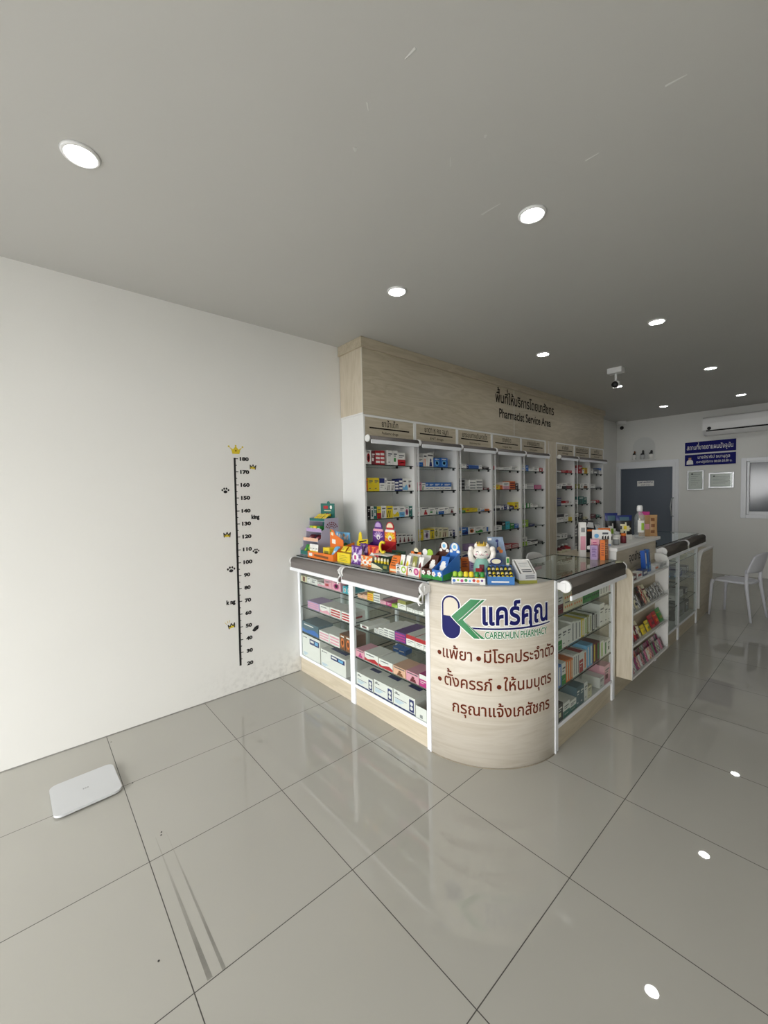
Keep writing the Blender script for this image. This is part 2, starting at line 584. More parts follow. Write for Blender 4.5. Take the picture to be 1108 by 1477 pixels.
# back wall with openings for the door and the sliding window
DX0, DX1, DZ = 0.0, 1.05, 2.04
wb = MB()
wb.box(DX1, 1.915, BACK, BACK + 0.12, 0, H, M_wall)
wb.box(0, DX1, BACK, BACK + 0.12, DZ, H, M_wall)
wb.box(1.915, 3.2, BACK, BACK + 0.12, 1.985, H, M_wall)
wb.box(1.915, 3.2, BACK, BACK + 0.12, 0, 0.98, M_wall)
wb.box(3.2, RIGHT, BACK, BACK + 0.12, 0, H, M_wall)
struct(wb.build('wall_back'))
wf = MB()
wf.box(-0.1, RIGHT + 0.1, FRONT - 0.15, FRONT, 2.15, H, M_wall)
struct(wf.build('wall_front'))
gr = mat('street_pavement', '#85868a', 0.8)
struct(MB().box(-12, 16, -24, FRONT - 0.3, -0.12, -0.04, gr).build('ground_outside'))

# dirt streaks left on the floor by a door rail, and two drill holes
def streak_mat():
    m = mat('grey_dirt', '#55524c', 0.6)
    n, l = m.node_tree.nodes, m.node_tree.links
    out = n['Material Output']; b = n['Principled BSDF']
    tr = n.new('ShaderNodeBsdfTransparent')
    nz = n.new('ShaderNodeTexNoise'); nz.inputs['Scale'].default_value = 5; nz.inputs['Detail'].default_value = 4
    tc = n.new('ShaderNodeTexCoord'); sp = n.new('ShaderNodeSeparateXYZ')
    l.new(tc.outputs['Object'], nz.inputs['Vector']); l.new(tc.outputs['Object'], sp.inputs[0])
    r = n.new('ShaderNodeMapRange'); r.inputs[1].default_value = 1.0; r.inputs[2].default_value = 1.82
    r.inputs[3].default_value = 0.12; r.inputs[4].default_value = 0.6
    l.new(sp.outputs[0], r.inputs[0])
    a = n.new('ShaderNodeMath'); a.operation = 'MULTIPLY'
    l.new(r.outputs[0], a.inputs[0]); l.new(nz.outputs['Fac'], a.inputs[1])
    mx = n.new('ShaderNodeMixShader')
    l.new(a.outputs[0], mx.inputs[0]); l.new(tr.outputs[0], mx.inputs[1]); l.new(b.outputs[0], mx.inputs[2])
    l.new(mx.outputs[0], out.inputs[0])
    return m
M_dirt = streak_mat()
st = MB()
for x0, x1, y, w0, w1 in ((1.08, 1.795, 0.048, 0.002, 0.016), (1.20, 1.80, 0.0905, 0.004, 0.011), (1.08, 1.20, 0.0905, 0.0015, 0.0015)):
    st.add([(x0, y - w0 / 2, 0.0006), (x1, y - w1 / 2, 0.0006), (x1, y + w1 / 2, 0.0006), (x0, y + w0 / 2, 0.0006)], [(0, 1, 2, 3)], M_dirt)
for hx, hy in ((1.066, 0.075), (1.083, 0.07), (0.088, 0.013), (0.605, 0.04), (1.63, -0.06), (0.03, 1.22)):
    st.lathe([(0.0035, 0.0003), (0.0035, 0.001)], (hx, hy, 0), M_black, 10)
o = st.build('floor_dirt', fl); o['label'] = 'grey dirt streaks and drill holes in the floor tiles'

# dirty joint between floor and left wall
bj = MB().box(0, 0.004, FRONT, 1.39, 0, 0.006, mat('joint_dirt', '#8c8a84', 0.8, var=0.4, scale=14))
struct(bj.build('trim_1'))

# trowel marks left in the ceiling plaster
M_tr = mat('plaster_smear', '#cfcfcb', 0.5)
for x0, y0, x1, y1, w_ in PLASTER:
    d_ = Vector((x1 - x0, y1 - y0, 0)); n_ = Vector((-d_.y, d_.x, 0)).normalized() * w_
    a_, b_ = Vector((x0, y0, H)), Vector((x1, y1, H))
    MB().add([a_ - n_, b_ - n_ * 0.4, b_ + n_ * 0.4, a_ + n_, a_ - Vector((0, 0, 0.0015)), b_ - Vector((0, 0, 0.001))], [(0, 1, 5, 4), (4, 5, 2, 3), (0, 4, 3), (1, 2, 5)], M_tr).build('plaster_mark', ceil_o)

# ---- back door
door = struct(MB().box(DX0 + 0.045, DX1 - 0.05, BACK + 0.03, BACK + 0.06, 0.01, DZ - 0.045, mat('frosted_grey_door', '#59626e', 0.35, var=0.04, scale=3)).build('door_1'))
fr = MB()
fr.box(DX0 + 0.002, DX0 + 0.075, BACK - 0.02, BACK + 0.03, 0, DZ, M_alu)
fr.box(DX1 - 0.095, DX1, BACK - 0.02, BACK + 0.03, 0, DZ, M_alu)
fr.box(DX0 + 0.075, DX1 - 0.095, BACK - 0.02, BACK + 0.03, DZ - 0.13, DZ, M_alu)
fr.box(DX0 + 0.075, DX1 - 0.095, BACK - 0.01, BACK + 0.03, 0, 0.12, M_alu)
fr.box(DX0 + 0.03, DX0 + 0.034, BACK - 0.0215, BACK - 0.02, 0, DZ - 0.06, M_metal)
fr.box(DX1 - 0.054, DX1 - 0.05, BACK - 0.0215, BACK - 0.02, 0, DZ - 0.06, M_metal)
fr.build('door_frame', door, 0.003, seg=1)
MB().tube([(0.975, BACK - 0.02, 1.33), (0.955, BACK - 0.06, 1.32), (0.94, BACK - 0.075, 1.16), (0.955, BACK - 0.06, 1.0), (0.975, BACK - 0.02, 0.99)], 0.009, M_metal).build('door_handle', door)
MB().lathe([(0.0, -0.02), (0.018, -0.016), (0.018, 0.0)], (0.98, BACK - 0.022, 0.68), M_black, 14, 'y').build('door_lock', door)
dn = MB().box(0.364, 0.648, BACK + 0.027, BACK + 0.03, 1.56, 1.66, C('white')).build('door_notice', door)
flat_back = lambda y: (lambda u, v: (u, y, v))
lettering('notice_lettering', 'เฉพาะพนักงาน', M_logo_navy, dn, flat_back(BACK + 0.0262), 0.24, 0.055, 0.386, 1.617, 0.012, res=2)
lettering('notice_lettering', 'STAFF ONLY', M_logo_navy, dn, flat_back(BACK + 0.0262), 0.16, 0.03, 0.43, 1.572, 0.012, res=2)

# ---- sliding window in the back wall
wd = MB()
for a, b_ in ((1.917, 1.985), (3.13, 3.198)):
    wd.box(a, b_, BACK - 0.02, BACK + 0.06, 0.982, 1.983, M_alu)
wd.box(1.985, 3.13, BACK - 0.02, BACK + 0.06, 0.982, 1.04, M_alu)
wd.box(1.985, 3.13, BACK - 0.02, BACK + 0.06, 1.925, 1.983, M_alu)
wd.box(1.99, 2.025, BACK - 0.008, BACK + 0.03, 1.045, 1.92, M_alu)
wd.box(2.54, 2.58, BACK - 0.008, BACK + 0.03, 1.045, 1.92, M_alu)
wd.box(2.025, 2.54, BACK - 0.008, BACK + 0.03, 1.04, 1.095, M_alu)
wd.box(2.025, 2.54, BACK - 0.008, BACK + 0.03, 1.90, 1.925, M_alu)
w1 = struct(wd.build('window_1', None, 0.003, seg=1))
MB().box(1.985, 3.13, BACK + 0.032, BACK + 0.038, 1.04, 1.925, mat('smoked_window_glass', '#6a6e74', 0.12, 0.6, var=0.05, scale=2)).build('window_pane', w1)

# ---- white wall above the door: nothing; security cameras, air conditioner, boards
def camera_unit(loc, rotz, label, drop):
    t = thing('security_camera', label, 'security camera', loc, rotz, 'security cameras')
    MB().box(-0.075, 0.075, -0.05, 0.05, -0.06, -0.0, M_plastic).build('mount_box', t, 0.006)
    MB().tube([(0, 0, -0.06), (0, 0, -0.06 - drop)], 0.013, M_plastic).build('bracket_arm', t)
    z = -0.06 - drop - 0.03
    MB().ball((0, 0, z), 0.042, 0.042, 0.04, M_plastic, 18).build('housing', t)
    l_ = MB().lathe([(0.034, 0), (0.033, -0.02), (0.02, -0.03), (0, -0.032)], (0, -0.018, z - 0.008), M_black, 18, 'y')
    l_.build('lens', t)
    return t
camera_unit((1.37, 4.66, H), R(0), 'white dome security camera on a ceiling box near the wall shelves', 0.085)
camera_unit((0.13, 8.56, H), R(38), 'small white security camera in the far ceiling corner above the door', 0.04)

ac = thing('air_conditioner', 'white split air conditioner high on the back wall', 'air conditioner', (1.43, BACK, 2.40))
pr = [(-0.001, 0.31), (-0.17, 0.31), (-0.205, 0.29), (-0.215, 0.2), (-0.21, 0.09), (-0.14, 0.02), (-0.001, 0.0)]
MB().prism([(p[0], p[1]) for p in pr], 'yz', 0, 0.95, M_plastic).build('casing', ac, 0.004, seg=1)
MB().prism([(-0.212, 0.085), (-0.216, 0.075), (-0.148, 0.008), (-0.143, 0.02)], 'yz', 0.05, 0.93, M_black).build('air_outlet', ac)
MB().prism([(-0.225, 0.062), (-0.228, 0.056), (-0.165, 0.0), (-0.16, 0.006)], 'yz', 0.045, 0.935, M_plastic).build('louvre', ac)
MB().lathe([(0.0, -0.003), (0.028, -0.002), (0.028, 0.0)], (0.09, -0.2145, 0.115), M_black, 16, 'y').build('badge', ac)

def board(name, label, x0, x1, z0, z1):
    t = thing(name, label, 'sign', (x0, BACK, z0))
    MB((x0, BACK, z0)).box(x0, x1, BACK - 0.012, BACK - 0.001, z0, z1, M_bluesign).build('panel', t, 0.002, seg=1)
    return t
b1 = board('sign_board', 'upper royal blue sign with one line of white Thai lettering', 1.14, 1.848, 2.127, 2.322)
lettering('sign_lettering', 'สถานที่ขายยาแผนปัจจุบัน', M_logo_white, b1, flat_back(BACK - 0.0128), 0.64, 0.115, 1.17, 2.185, 0.002, (1.14, BACK, 2.127))
b2 = board('sign_board', 'lower royal blue sign with portrait and opening hours', 1.14, 1.848, 1.902, 2.099)
lettering('sign_lettering', 'นายจิราธิป ธนานุกูล', M_logo_white, b2, flat_back(BACK - 0.0128), 0.44, 0.075, 1.33, 2.02, 0.0, (1.14, BACK, 1.902))
lettering('sign_lettering', 'เวลาปฏิบัติการ 08.00-20.00 น.', M_logo_white, b2, flat_back(BACK - 0.0128), 0.49, 0.055, 1.31, 1.945, 0.0, (1.14, BACK, 1.902))
pt = MB((1.14, BACK, 1.902))
yy = BACK - 0.0132
pt.poly([(x, yy, z) for x, z in ((1.165, 1.925), (1.265, 1.925), (1.26, 1.985), (1.235, 2.01), (1.195, 2.01), (1.17, 1.985))], C('white'))
pt.poly([(1.215 + 0.021 * math.cos(a), yy - 0.0004, 2.033 + 0.028 * math.sin(a)) for a in [2 * PI * k / 16 for k in range(16)]], M_skin)
pt.poly([(1.215 + 0.023 * math.cos(a), yy - 0.0008, 2.04 + 0.024 * math.sin(a)) for a in [PI * k / 10 for k in range(11)]], C('black'))
pt.build('portrait_print', b2)

def cert(label, x0, x1, z0, z1, side):
    t = thing('framed_certificate', label, 'certificate', (x0, BACK, z0), 0, 'framed certificates')
    f_ = MB((x0, BACK, z0))
    for a in ((x0, x0 + 0.025, z0, z1), (x1 - 0.025, x1, z0, z1), (x0 + 0.025, x1 - 0.025, z0, z0 + 0.025), (x0 + 0.025, x1 - 0.025, z1 - 0.025, z1)):
        f_.box(a[0], a[1], BACK - 0.025, BACK - 0.001, a[2], a[3], M_metal)
    f_.build('frame', t, 0.003, seg=1)
    MB((x0, BACK, z0)).box(x0 + 0.025, x1 - 0.025, BACK - 0.01, BACK - 0.004, z0 + 0.025, z1 - 0.025, M_paperw).build('paper', t)
    q = MB((x0, BACK, z0))
    for k in range(6):
        zz = z1 - 0.075 - k * (z1 - z0 - 0.13) / 6
        q.box(x0 + 0.055, x1 - 0.055 - 0.03 * (k % 3), BACK - 0.0108, BACK - 0.0102, zz, zz + 0.006, C('grey'))
    q.box(x0 + 0.06, x0 + 0.085, BACK - 0.011, BACK - 0.0102, z1 - 0.075, z1 - 0.05, C('black'))
    q.build('print', t)
    MB((x0, BACK, z0)).box(x0 + 0.025, x1 - 0.025, BACK - 0.015, BACK - 0.013, z0 + 0.025, z1 - 0.025, M_glass).build('glazing', t)
cert('portrait-format framed certificate under the blue signs', 1.178, 1.423, 1.465, 1.815, 0)
cert('landscape-format framed certificate beside the sliding window', 1.487, 1.829, 1.495, 1.762, 1)

# little altar shelf over the door
sh = thing('wall_shelf', 'small white shelf with a clear arched back above the far door', 'shelf', (0.28, BACK, 2.06))
MB().box(0, 0.42, -0.11, -0.022, 0.0, 0.012, M_plastic).build('board', sh, 0.002, seg=1)
MB().prism([(0.02, 0.012), (0.40, 0.012), (0.40, 0.25)] + arc(0.21, 0.25, 0.19, 0, 180, 12)[1:], 'xz', -0.03, -0.024, M_acrylic).build('back_panel', sh)
for k, (dx, w, hh, lab) in enumerate(((0.02, 0.075, 0.1, 'left'), (0.15, 0.1, 0.09, 'middle'), (0.29, 0.1, 0.095, 'right'))):
    t = thing('offering_pot', 'white %s pot holding a dark figurine on the shelf over the door' % lab, 'pot', (0.28 + dx + w / 2, BACK - 0.066, 2.0725), 0, 'pots over the door')
    MB().lathe([(w * 0.3, 0), (w * 0.42, hh * 0.5), (w * 0.42, hh)], (0, 0, 0), C('white') if k != 1 else C('silver'), 16).build('pot', t)
    d_ = MB()
    d_.ball((0, 0, hh + 0.012), w * 0.36, 0.03, 0.022, C('black'), 10)
    d_.ball((w * 0.1, 0, hh + 0.045), w * 0.22, 0.02, 0.03 + 0.02 * (k == 1), C('brown' if k == 0 else 'black'), 10)
    d_.build('figurine', t)

# ---- downlights
for x, row_ in ((1.09, 'left'), (2.05, 'right')):
    for k, y in enumerate((-0.1, 1.59, 3.56, 5.53, 7.57)):
        if row_ == 'right' and k == 0:
            continue
        nth = ['first', 'second', 'third', 'fourth', 'fifth'][k if row_ == 'left' else k - 1]
        t = thing('downlight', 'round lit ceiling downlight, %s from the camera in the %s row' % (nth, row_), 'ceiling light', (x, y, H), 0, 'recessed downlights')
        MB().lathe([(0.050, -0.002), (0.054, -0.010), (0.062, -0.009), (0.067, -0.0005)], (0, 0, 0), M_plastic, 32).build('trim_ring', t)
        MB().lathe([(0.0001, -0.0065), (0.05, -0.006), (0.05, -0.001)], (0, 0, 0), M_lamp, 32).build('lens', t)

# ================================================================= WALL SHELVES
XF = 0.325
BAYS = [(1.890, 2.525), (2.525, 3.172), (3.172, 3.820), (3.820, 4.470), (4.470, 5.110),
        (5.420, 6.020), (6.020, 6.588), (6.588, 7.150)]
ORD = ['first', 'second', 'third', 'fourth', 'fifth', 'sixth', 'seventh', 'eighth', 'ninth', 'tenth', 'eleventh', 'twelfth',
       'thirteenth', 'fourteenth', 'fifteenth', 'sixteenth', 'seventeenth', 'eighteenth']
HEAD = [('ยาน้ำเด็ก', 'Pediatric drugs'), ('ยาตา หู คอ จมูก', 'ENT drugs'), ('ยาระบบทางเดินหายใจ', 'Respiratory tract'),
        ('ยาแก้ปวด', 'Analgesic drug'), ('ยาระบบประสาท', 'Nervous system'), ('ยาแก้แพ้', 'Allergy'),
        ('ยาระบบทางเดินอาหาร', 'Digestive tract'), ('ยาทั่วไป', 'General')]
SHELF_Z = [1.768, 1.531, 1.283, 1.035, 0.785, 0.54]
for i, (y0, y1) in enumerate(BAYS):
    off = (0.002, (y0 + y1) / 2, 0)
    t = thing('shelf_bay', '%s white medicine shelf bay along the left wall, counted from the counter' % ORD[i], 'shelf unit', off, 0, 'wall shelf bays')
    c = MB(off)
    c.box(0.002, XF, y0, y0 + 0.018, 0, 2.2, M_white)
    c.box(0.002, XF, y1 - 0.018, y1, 0, 2.2, M_white)
    c.box(0.002, 0.012, y0 + 0.018, y1 - 0.018, 0, 2.2, M_white)
    c.box(0.012, XF, y0 + 0.018, y1 - 0.018, 2.182, 2.2, M_white)
    c.box(0.012, XF - 0.02, y0 + 0.018, y1 - 0.018, 0.48, 0.5, M_white)
    c.build('carcass', t)
    for k, z in enumerate(SHELF_Z):
        s_ = MB(off).box(0.014, 0.315, y0 + 0.02, y1 - 0.02, z - 0.004, z + 0.004, M_shelfglass, M_edge).build('glass_shelf', t)
        for yb in (y1 - 0.22, y1 - 0.035):
            MB(off).box(0.285, 0.302, yb - 0.007, yb + 0.007, z - 0.024, z - 0.004, M_black).build('bracket', s_)
    hd = MB(off).box(0.28, XF - 0.006, y0 + 0.018, y1 - 0.018, 2.0, 2.182, M_wood_y).build('header_panel', t)
    face = lambda u, v: (XF - 0.0052, u, v)
    wdt = y1 - y0 - 0.04
    mid = (y0 + y1) / 2
    th, en = HEAD[i]
    lw = {0: 0.2, 1: 0.36, 2: 0.46, 3: 0.19, 4: 0.32, 5: 0.2, 6: 0.44, 7: 0.2}[i]
    o1 = lettering('header_lettering', th, M_dark, hd, face, lw, 0.075, mid - lw / 2, 2.112, 0.008, off, res=3)
    o2 = lettering('header_lettering', en, M_dark, hd, face, 0.2, 0.032, mid - 0.1, 2.045, 0.008, off, res=2)
    MB(off).box(XF - 0.006, XF - 0.0045, mid - wdt * 0.41, mid + wdt * 0.41, 2.086, 2.098, M_dark).build('header_rule', hd)
    cb = MB(off)
    for k in range(2):
        a = y0 + 0.018 + k * (y1 - y0 - 0.036) / 2
        cb.box(0.3, 0.318, a + 0.002, a + (y1 - y0 - 0.036) / 2 - 0.002, 0.01, 0.48, M_wood_z)
    cb.build('cupboard_door', t)

# pilaster between the two runs and the panelled fascia above
pz = thing('pilaster', 'pale oak pilaster between the fifth and sixth shelf bays', 'panel', (0.002, 5.265, 0))
MB((0.002, 5.265, 0)).box(0.004, XF, 5.112, 5.418, 0, 2.2, M_wood_z).build('panel', pz)
MB((0.002, 5.265, 0)).box(XF, XF + 0.004, 5.195, 5.20, 0, 2.2, M_white).build('joint_strip', pz)
fo = (0.002, 4.52, 2.2)
fa = thing('fascia', 'pale oak fascia with pharmacist sign above the wall shelves', 'fascia', fo)
MB(fo).box(0.004, XF, 1.890, 7.15, 2.202, 2.765, M_wood_y).build('panel', fa)
MB(fo).prism([(0.004, 2.765), (XF + 0.018, 2.765), (XF + 0.022, 2.769), (XF + 0.022, H - 0.002), (0.004, H - 0.002)], 'xz', 1.868, 7.165, M_wood_y).build('cornice', fa)
MB(fo).box(0.004, XF + 0.003, 1.886, 1.8895, 2.202, 2.765, M_wood_z).build('end_panel', fa)
MB(fo).box(XF - 0.006, XF + 0.0035, 1.8845, 1.8915, 2.212, 2.765, mat('pale_edge_band', '#d9d3c4', 0.4)).build('edge_band', fa)
MB(fo).box(0.004, XF + 0.006, 1.882, 1.8895, 2.2, 2.212, M_white).build('end_trim', fa)
MB(fo).box(XF, XF + 0.0015, 4.303, 4.307, 2.202, 2.765, M_white).build('joint_strip', fa)
ff = lambda u, v: (XF + 0.0012, u, v)
lettering('sign_lettering', 'พื้นที่ให้บริการโดยเภสัชกร', M_dark, fa, ff, 1.45, 0.165, 3.90, 2.575, 0.02, fo)
lettering('sign_lettering', 'Pharmacist Service Area', M_dark, fa, ff, 1.28, 0.15, 3.975, 2.40, 0.02, fo)

# roller blinds over the bays
for k, (a, b_) in enumerate(((0, 0), (1, 1), (2, 2), (3, 3), (4, 4), (5, 5), (6, 7))):
    y0, y1 = BAYS[a][0], BAYS[b_][1]
    off = (XF + 0.037, (y0 + y1) / 2, 1.99)
    lab = 'rolled grey blind above the %s wall shelf bay' % ORD[a] if a == b_ else 'long rolled grey blind spanning the seventh and eighth wall bays'
    t = thing('roller_blind', lab, 'roller blind', off, 0, 'roller blinds on the wall shelves')
    MB(off).lathe([(0.026, y0 + 0.02), (0.026, y1 - 0.008)], (XF + 0.037, 0, 1.99), M_roll, 18, 'y').build('fabric_roll', t)
    MB(off).box(XF + 0.055, XF + 0.063, y0 + 0.035, y1 - 0.012, 1.945, 1.98, M_alu).build('bottom_bar', t, 0.002, seg=1)
    for ye in (y0 + 0.008, y1 - 0.008):
        MB(off).lathe([(0.03, ye), (0.032, ye + 0.006), (0.03, ye + 0.012)], (XF + 0.037, 0, 1.99), M_plastic, 18, 'y').build('end_cap', t)
    if k in (0, 1, 2, 3, 5):
        ch = MB(off)
        for dy in (-0.022, -0.008):
            ch.tube([(XF + 0.04, y1 + 0.012 + dy, 1.97), (XF + 0.042, y1 + 0.012 + dy, 0.8)], 0.0035, M_plastic, 6)
        ch.build('pull_cord', t)

# ================================================================= GLASS COUNTER
YF = 1.39           # front face of the wing that stands off the left wall
XR = 2.01           # front face of the wing that runs into the shop
KICK = 0.13
CR = 0.505          # radius of the rounded corner
CX, CY = 1.505, 1.895 + 0.0
CY = YF + CR

def add_posts(t, off, boxes):
    for b in boxes:
        MB(off).box(*b, M_alu).build('post', t, 0.003, seg=1)

# --- wing along the front (two bays)
off = (0.75, 1.62, 0)
lw = thing('display_counter', 'two-bay glass display counter standing off the left wall', 'display counter', off, 0, 'glass display counters')
MB(off).box(0.004, 1.502, YF + 0.012, 1.85, 0, KICK, M_wood_x).build('kickboard', lw)
MB(off).box(0.004, 1.502, YF + 0.002, 1.85, KICK, KICK + 0.016, M_white).build('deck', lw)
add_posts(lw, off, [(0.004, 0.036, YF, YF + 0.025, KICK, 0.995), (0.733, 0.785, YF, YF + 0.025, KICK - 0.13, 0.995), (1.48, 1.503, YF, YF + 0.025, KICK - 0.13, 0.995),
                    (0.004, 0.03, 1.825, 1.85, KICK, 0.995), (0.745, 0.77, 1.825, 1.85, KICK, 0.995), (1.478, 1.502, 1.825, 1.85, KICK, 0.995)])
for a, b_ in ((0.036, 0.733), (0.785, 1.48)):
    MB(off).box(a, b_, YF + 0.001, YF + 0.010, KICK - 0.002, KICK + 0.022, M_alu).build('bottom_rail', lw, 0.002, seg=1)
    MB(off).box(a, b_, YF + 0.001, YF + 0.02, 0.965, 0.995, M_alu).build('top_rail', lw, 0.002, seg=1)
    MB(off).box(a, b_, YF + 0.003, YF + 0.007, KICK + 0.022, 0.965, M_glass).build('front_pane', lw)
    MB(off).box(a, b_, 1.838, 1.842, KICK + 0.022, 0.965, M_glass).build('rear_pane', lw)
    for z in (0.778, 0.568, 0.347):
        MB(off).box(a + 0.002, b_ - 0.002, YF + 0.009, 1.80, z - 0.004, z + 0.004, M_shelfglass, M_edge).build('glass_shelf', lw)
MB(off).box(0.004, 1.503, YF - 0.004, 1.85, 0.997, 1.005, M_glass, M_edge).build('glass_top', lw)

# --- rounded corner with the shop lettering
off = (CX + 0.2, CY - 0.2, 0)
cn = thing('corner_counter', 'rounded oak counter corner with pharmacy logo and Thai notice', 'counter', off)
# build flat-grained: the sheet's grain runs round the curve, so the texture uses an unrolled coordinate
def curved_wood():
    m = wood('oak_laminate_wrapped', '#e0d9cd', '#c9bfae', 0)
    n, l = m.node_tree.nodes, m.node_tree.links
    tc = [q for q in n if q.type == 'TEX_COORD'][0]
    for lk in list(l):
        if lk.from_node == tc:
            to = lk.to_socket
            l.remove(lk)
            l.new(tc.outputs['UV'], to)
    return m
def on_corner(s, z, r=CR):
    a = s / CR - PI / 2
    return (CX + r * math.cos(a), CY + r * math.sin(a), z)
NB = 40
SL = CR * PI / 2
me = bpy.data.meshes.new('curved_front')
vs, fs, uvs = [], [], []
for i in range(NB + 1):
    for z in (0.0, 1.0):
        p = on_corner(SL * i / NB, z)
        vs.append((p[0] - off[0], p[1] - off[1], z)); uvs.append((SL * i / NB, z))
for i in range(NB + 1):
    for z in (0.0, 1.0):
        p = on_corner(SL * i / NB, z, CR - 0.018)
        vs.append((p[0] - off[0], p[1] - off[1], z)); uvs.append((SL * i / NB, z))
q = 2 * (NB + 1)
for i in range(NB):
    a = 2 * i
    fs.append((a, a + 2, a + 3, a + 1))
    fs.append((q + a, q + a + 1, q + a + 3, q + a + 2))
    fs.append((a + 1, a + 3, q + a + 3, q + a + 1))
    fs.append((a, q + a, q + a + 2, a + 2))
fs.append((0, 1, q + 1, q)); fs.append((q - 2, 2 * q - 2, 2 * q - 1, q - 1))
me.from_pydata(vs, [], fs)
uvl = me.uv_layers.new(name='unrolled')
for lp in me.loops:
    uvl.data[lp.index].uv = uvs[lp.vertex_index]
for p in me.polygons:
    p.use_smooth = p.index < NB * 4 and p.index % 4 < 2
me.materials.append(curved_wood())
cf = bpy.data.objects.new('curved_front', me); COL.objects.link(cf); cf.parent = cn
M_top = mat('pale_counter_top', '#d4d4d0', 0.25, var=0.02)
MB(off).prism([(CX + (CR - 0.018) * math.cos(a), CY + (CR - 0.018) * math.sin(a)) for a in [R(-90 + 90 * k / 24) for k in range(25)]] + [(CX + 0.003, CY)], 'xy', 0.975, 0.9985, M_top).build('worktop', cn)
add_posts(cn, off, [(CX - 0.0, CX + 0.012, YF - 0.006, YF + 0.02, 0, 1.0), (XR - 0.02, XR + 0.006, CY - 0.012, CY, 0, 1.0)])
fl_ = MB(off)
fl_.prism([on_corner(SL * k / 24, 0, CR + 0.002)[:2] for k in range(25)] + [on_corner(SL * k / 24, 0, CR + 0.0005)[:2] for k in range(24, -1, -1)], 'xy', 0.0, 0.006, mat('skirting_sealant', '#8d8473', 0.6))
fl_.build('base_seal', cn)

# lettering wrapped round the corner (s = distance round the curve, z = height)
def LC(k):
    return lambda s, z: on_corner(s, z, CR + k)
T = 0.0006
def round_line(pts, w, n=8):
    """thick polyline as a filled outline with round ends"""
    (x0, y0), (x1, y1) = pts
    a = math.degrees(math.atan2(y1 - y0, x1 - x0))
    return arc(x1, y1, w / 2, a - 90, a + 90, n) + arc(x0, y0, w / 2, a + 90, a + 270, n)
def one(pts):
    return (pts, [list(range(len(pts)))])
def ngon(pts, m):
    return (pts, [list(range(len(pts)))], m)
def stadium(cx, z0, z1, r, n=14):
    return arc(cx, z1 - r, r, 0, 180, n) + arc(cx, z0 + r, r, 180, 360, n)
cut = 0.012
decal('logo_capsule', [ngon(stadium(0.151, 0.696, 0.945, 0.058), M_logo_white)], cn, LC(T), off, cut)
decal('logo_capsule', [ngon(stadium(0.151, 0.701, 0.940, 0.053), M_logo_navy)], cn, LC(2 * T), off, cut)
top_in = arc(0.151, 0.940 - 0.053, 0.043, 0, 180, 12) + [(0.108, 0.826), (0.17, 0.826), (0.194, 0.84)]
decal('logo_capsule', [ngon(top_in, mat('logo_cream', '#d9d0be', 0.4))], cn, LC(3 * T), off, cut)
karm = [(0.262, 0.929), (0.316, 0.929), (0.184, 0.797), (0.155, 0.825)]
karm2 = [(0.322, 0.929), (0.337, 0.929), (0.218, 0.811), (0.2105, 0.8175)]
kleg = [(0.184, 0.797), (0.2125, 0.8205), (0.310, 0.716), (0.279, 0.716)]
kleg2 = [(0.2165, 0.816), (0.2255, 0.806), (0.337, 0.716), (0.317, 0.716)]
def grow(pts, d):
    cx = sum(p[0] for p in pts) / len(pts); cy = sum(p[1] for p in pts) / len(pts)
    n = len(pts); out = []
    for i in range(n):
        p, a, b = Vector(pts[i]), Vector(pts[i - 1]), Vector(pts[(i + 1) % n])
        e1, e2 = (p - a).normalized(), (b - p).normalized()
        n1, n2 = Vector((e1.y, -e1.x)), Vector((e2.y, -e2.x))
        if n1.dot(p - Vector((cx, cy))) < 0:
            n1 = -n1
        if n2.dot(p - Vector((cx, cy))) < 0:
            n2 = -n2
        v = (n1 + n2)
        v = v / max(0.35, v.length_squared / 2)
        out.append(tuple(p + v * d))
    return out
decal('logo_letter', [ngon(grow(k_, 0.0045), M_logo_white) for k_ in (karm, karm2, kleg, kleg2)], cn, LC(4 * T), off, cut)
decal('logo_letter', [ngon(k_, M_logo_green) for k_ in (karm, karm2, kleg, kleg2)], cn, LC(5 * T), off, cut)
lettering('shop_lettering', 'แคร์คุณ', M_logo_white, cn, LC(T), 0.385, 0.168, 0.326, 0.795, 0.062, off, cut, lift=0.13)
lettering('shop_lettering', 'แคร์คุณ', M_logo_navy, cn, LC(2 * T), 0.385, 0.168, 0.326, 0.795, 0.026, off, cut, lift=0.13)
swoosh = [(0.272, 0.7668), (0.48, 0.7662), (0.64, 0.7692), (0.732, 0.7755), (0.734, 0.782), (0.64, 0.7785), (0.48, 0.7765), (0.265, 0.7755)]
decal('logo_line', [ngon(grow(swoosh, 0.005), M_logo_white)], cn, LC(T), off, cut)
decal('logo_line', [ngon(swoosh, M_logo_navy)], cn, LC(2 * T), off, cut)
lettering('shop_lettering', 'CAREKHUN PHARMACY', M_logo_white, cn, LC(T), 0.37, 0.0535, 0.336, 0.719, 0.085, off, cut)
lettering('shop_lettering', 'CAREKHUN PHARMACY', M_logo_green, cn, LC(2 * T), 0.37, 0.0535, 0.336, 0.719, 0.016, off, cut)
def bullet(s, z):
    decal('bullet_point', [ngon([(s + 0.0128 * math.cos(2 * PI * k / 20), z + 0.0128 * math.sin(2 * PI * k / 20)) for k in range(20)], M_brown)], cn, LC(T), off, cut)
def notice(s, a, b_, z):
    lettering('notice_lettering', s, M_brown, cn, LC(T), b_ - a, 0.089, a, z, 0.013, off, cut)
bullet(0.077, 0.608); notice('แพ้ยา', 0.1, 0.265, 0.588)
bullet(0.301, 0.607); notice('มีโรคประจำตัว', 0.33, 0.774, 0.588)
bullet(0.077, 0.456); notice('ตั้งครรภ์', 0.108, 0.371, 0.433)
bullet(0.407, 0.455); notice('ให้นมบุตร', 0.433, 0.744, 0.435)
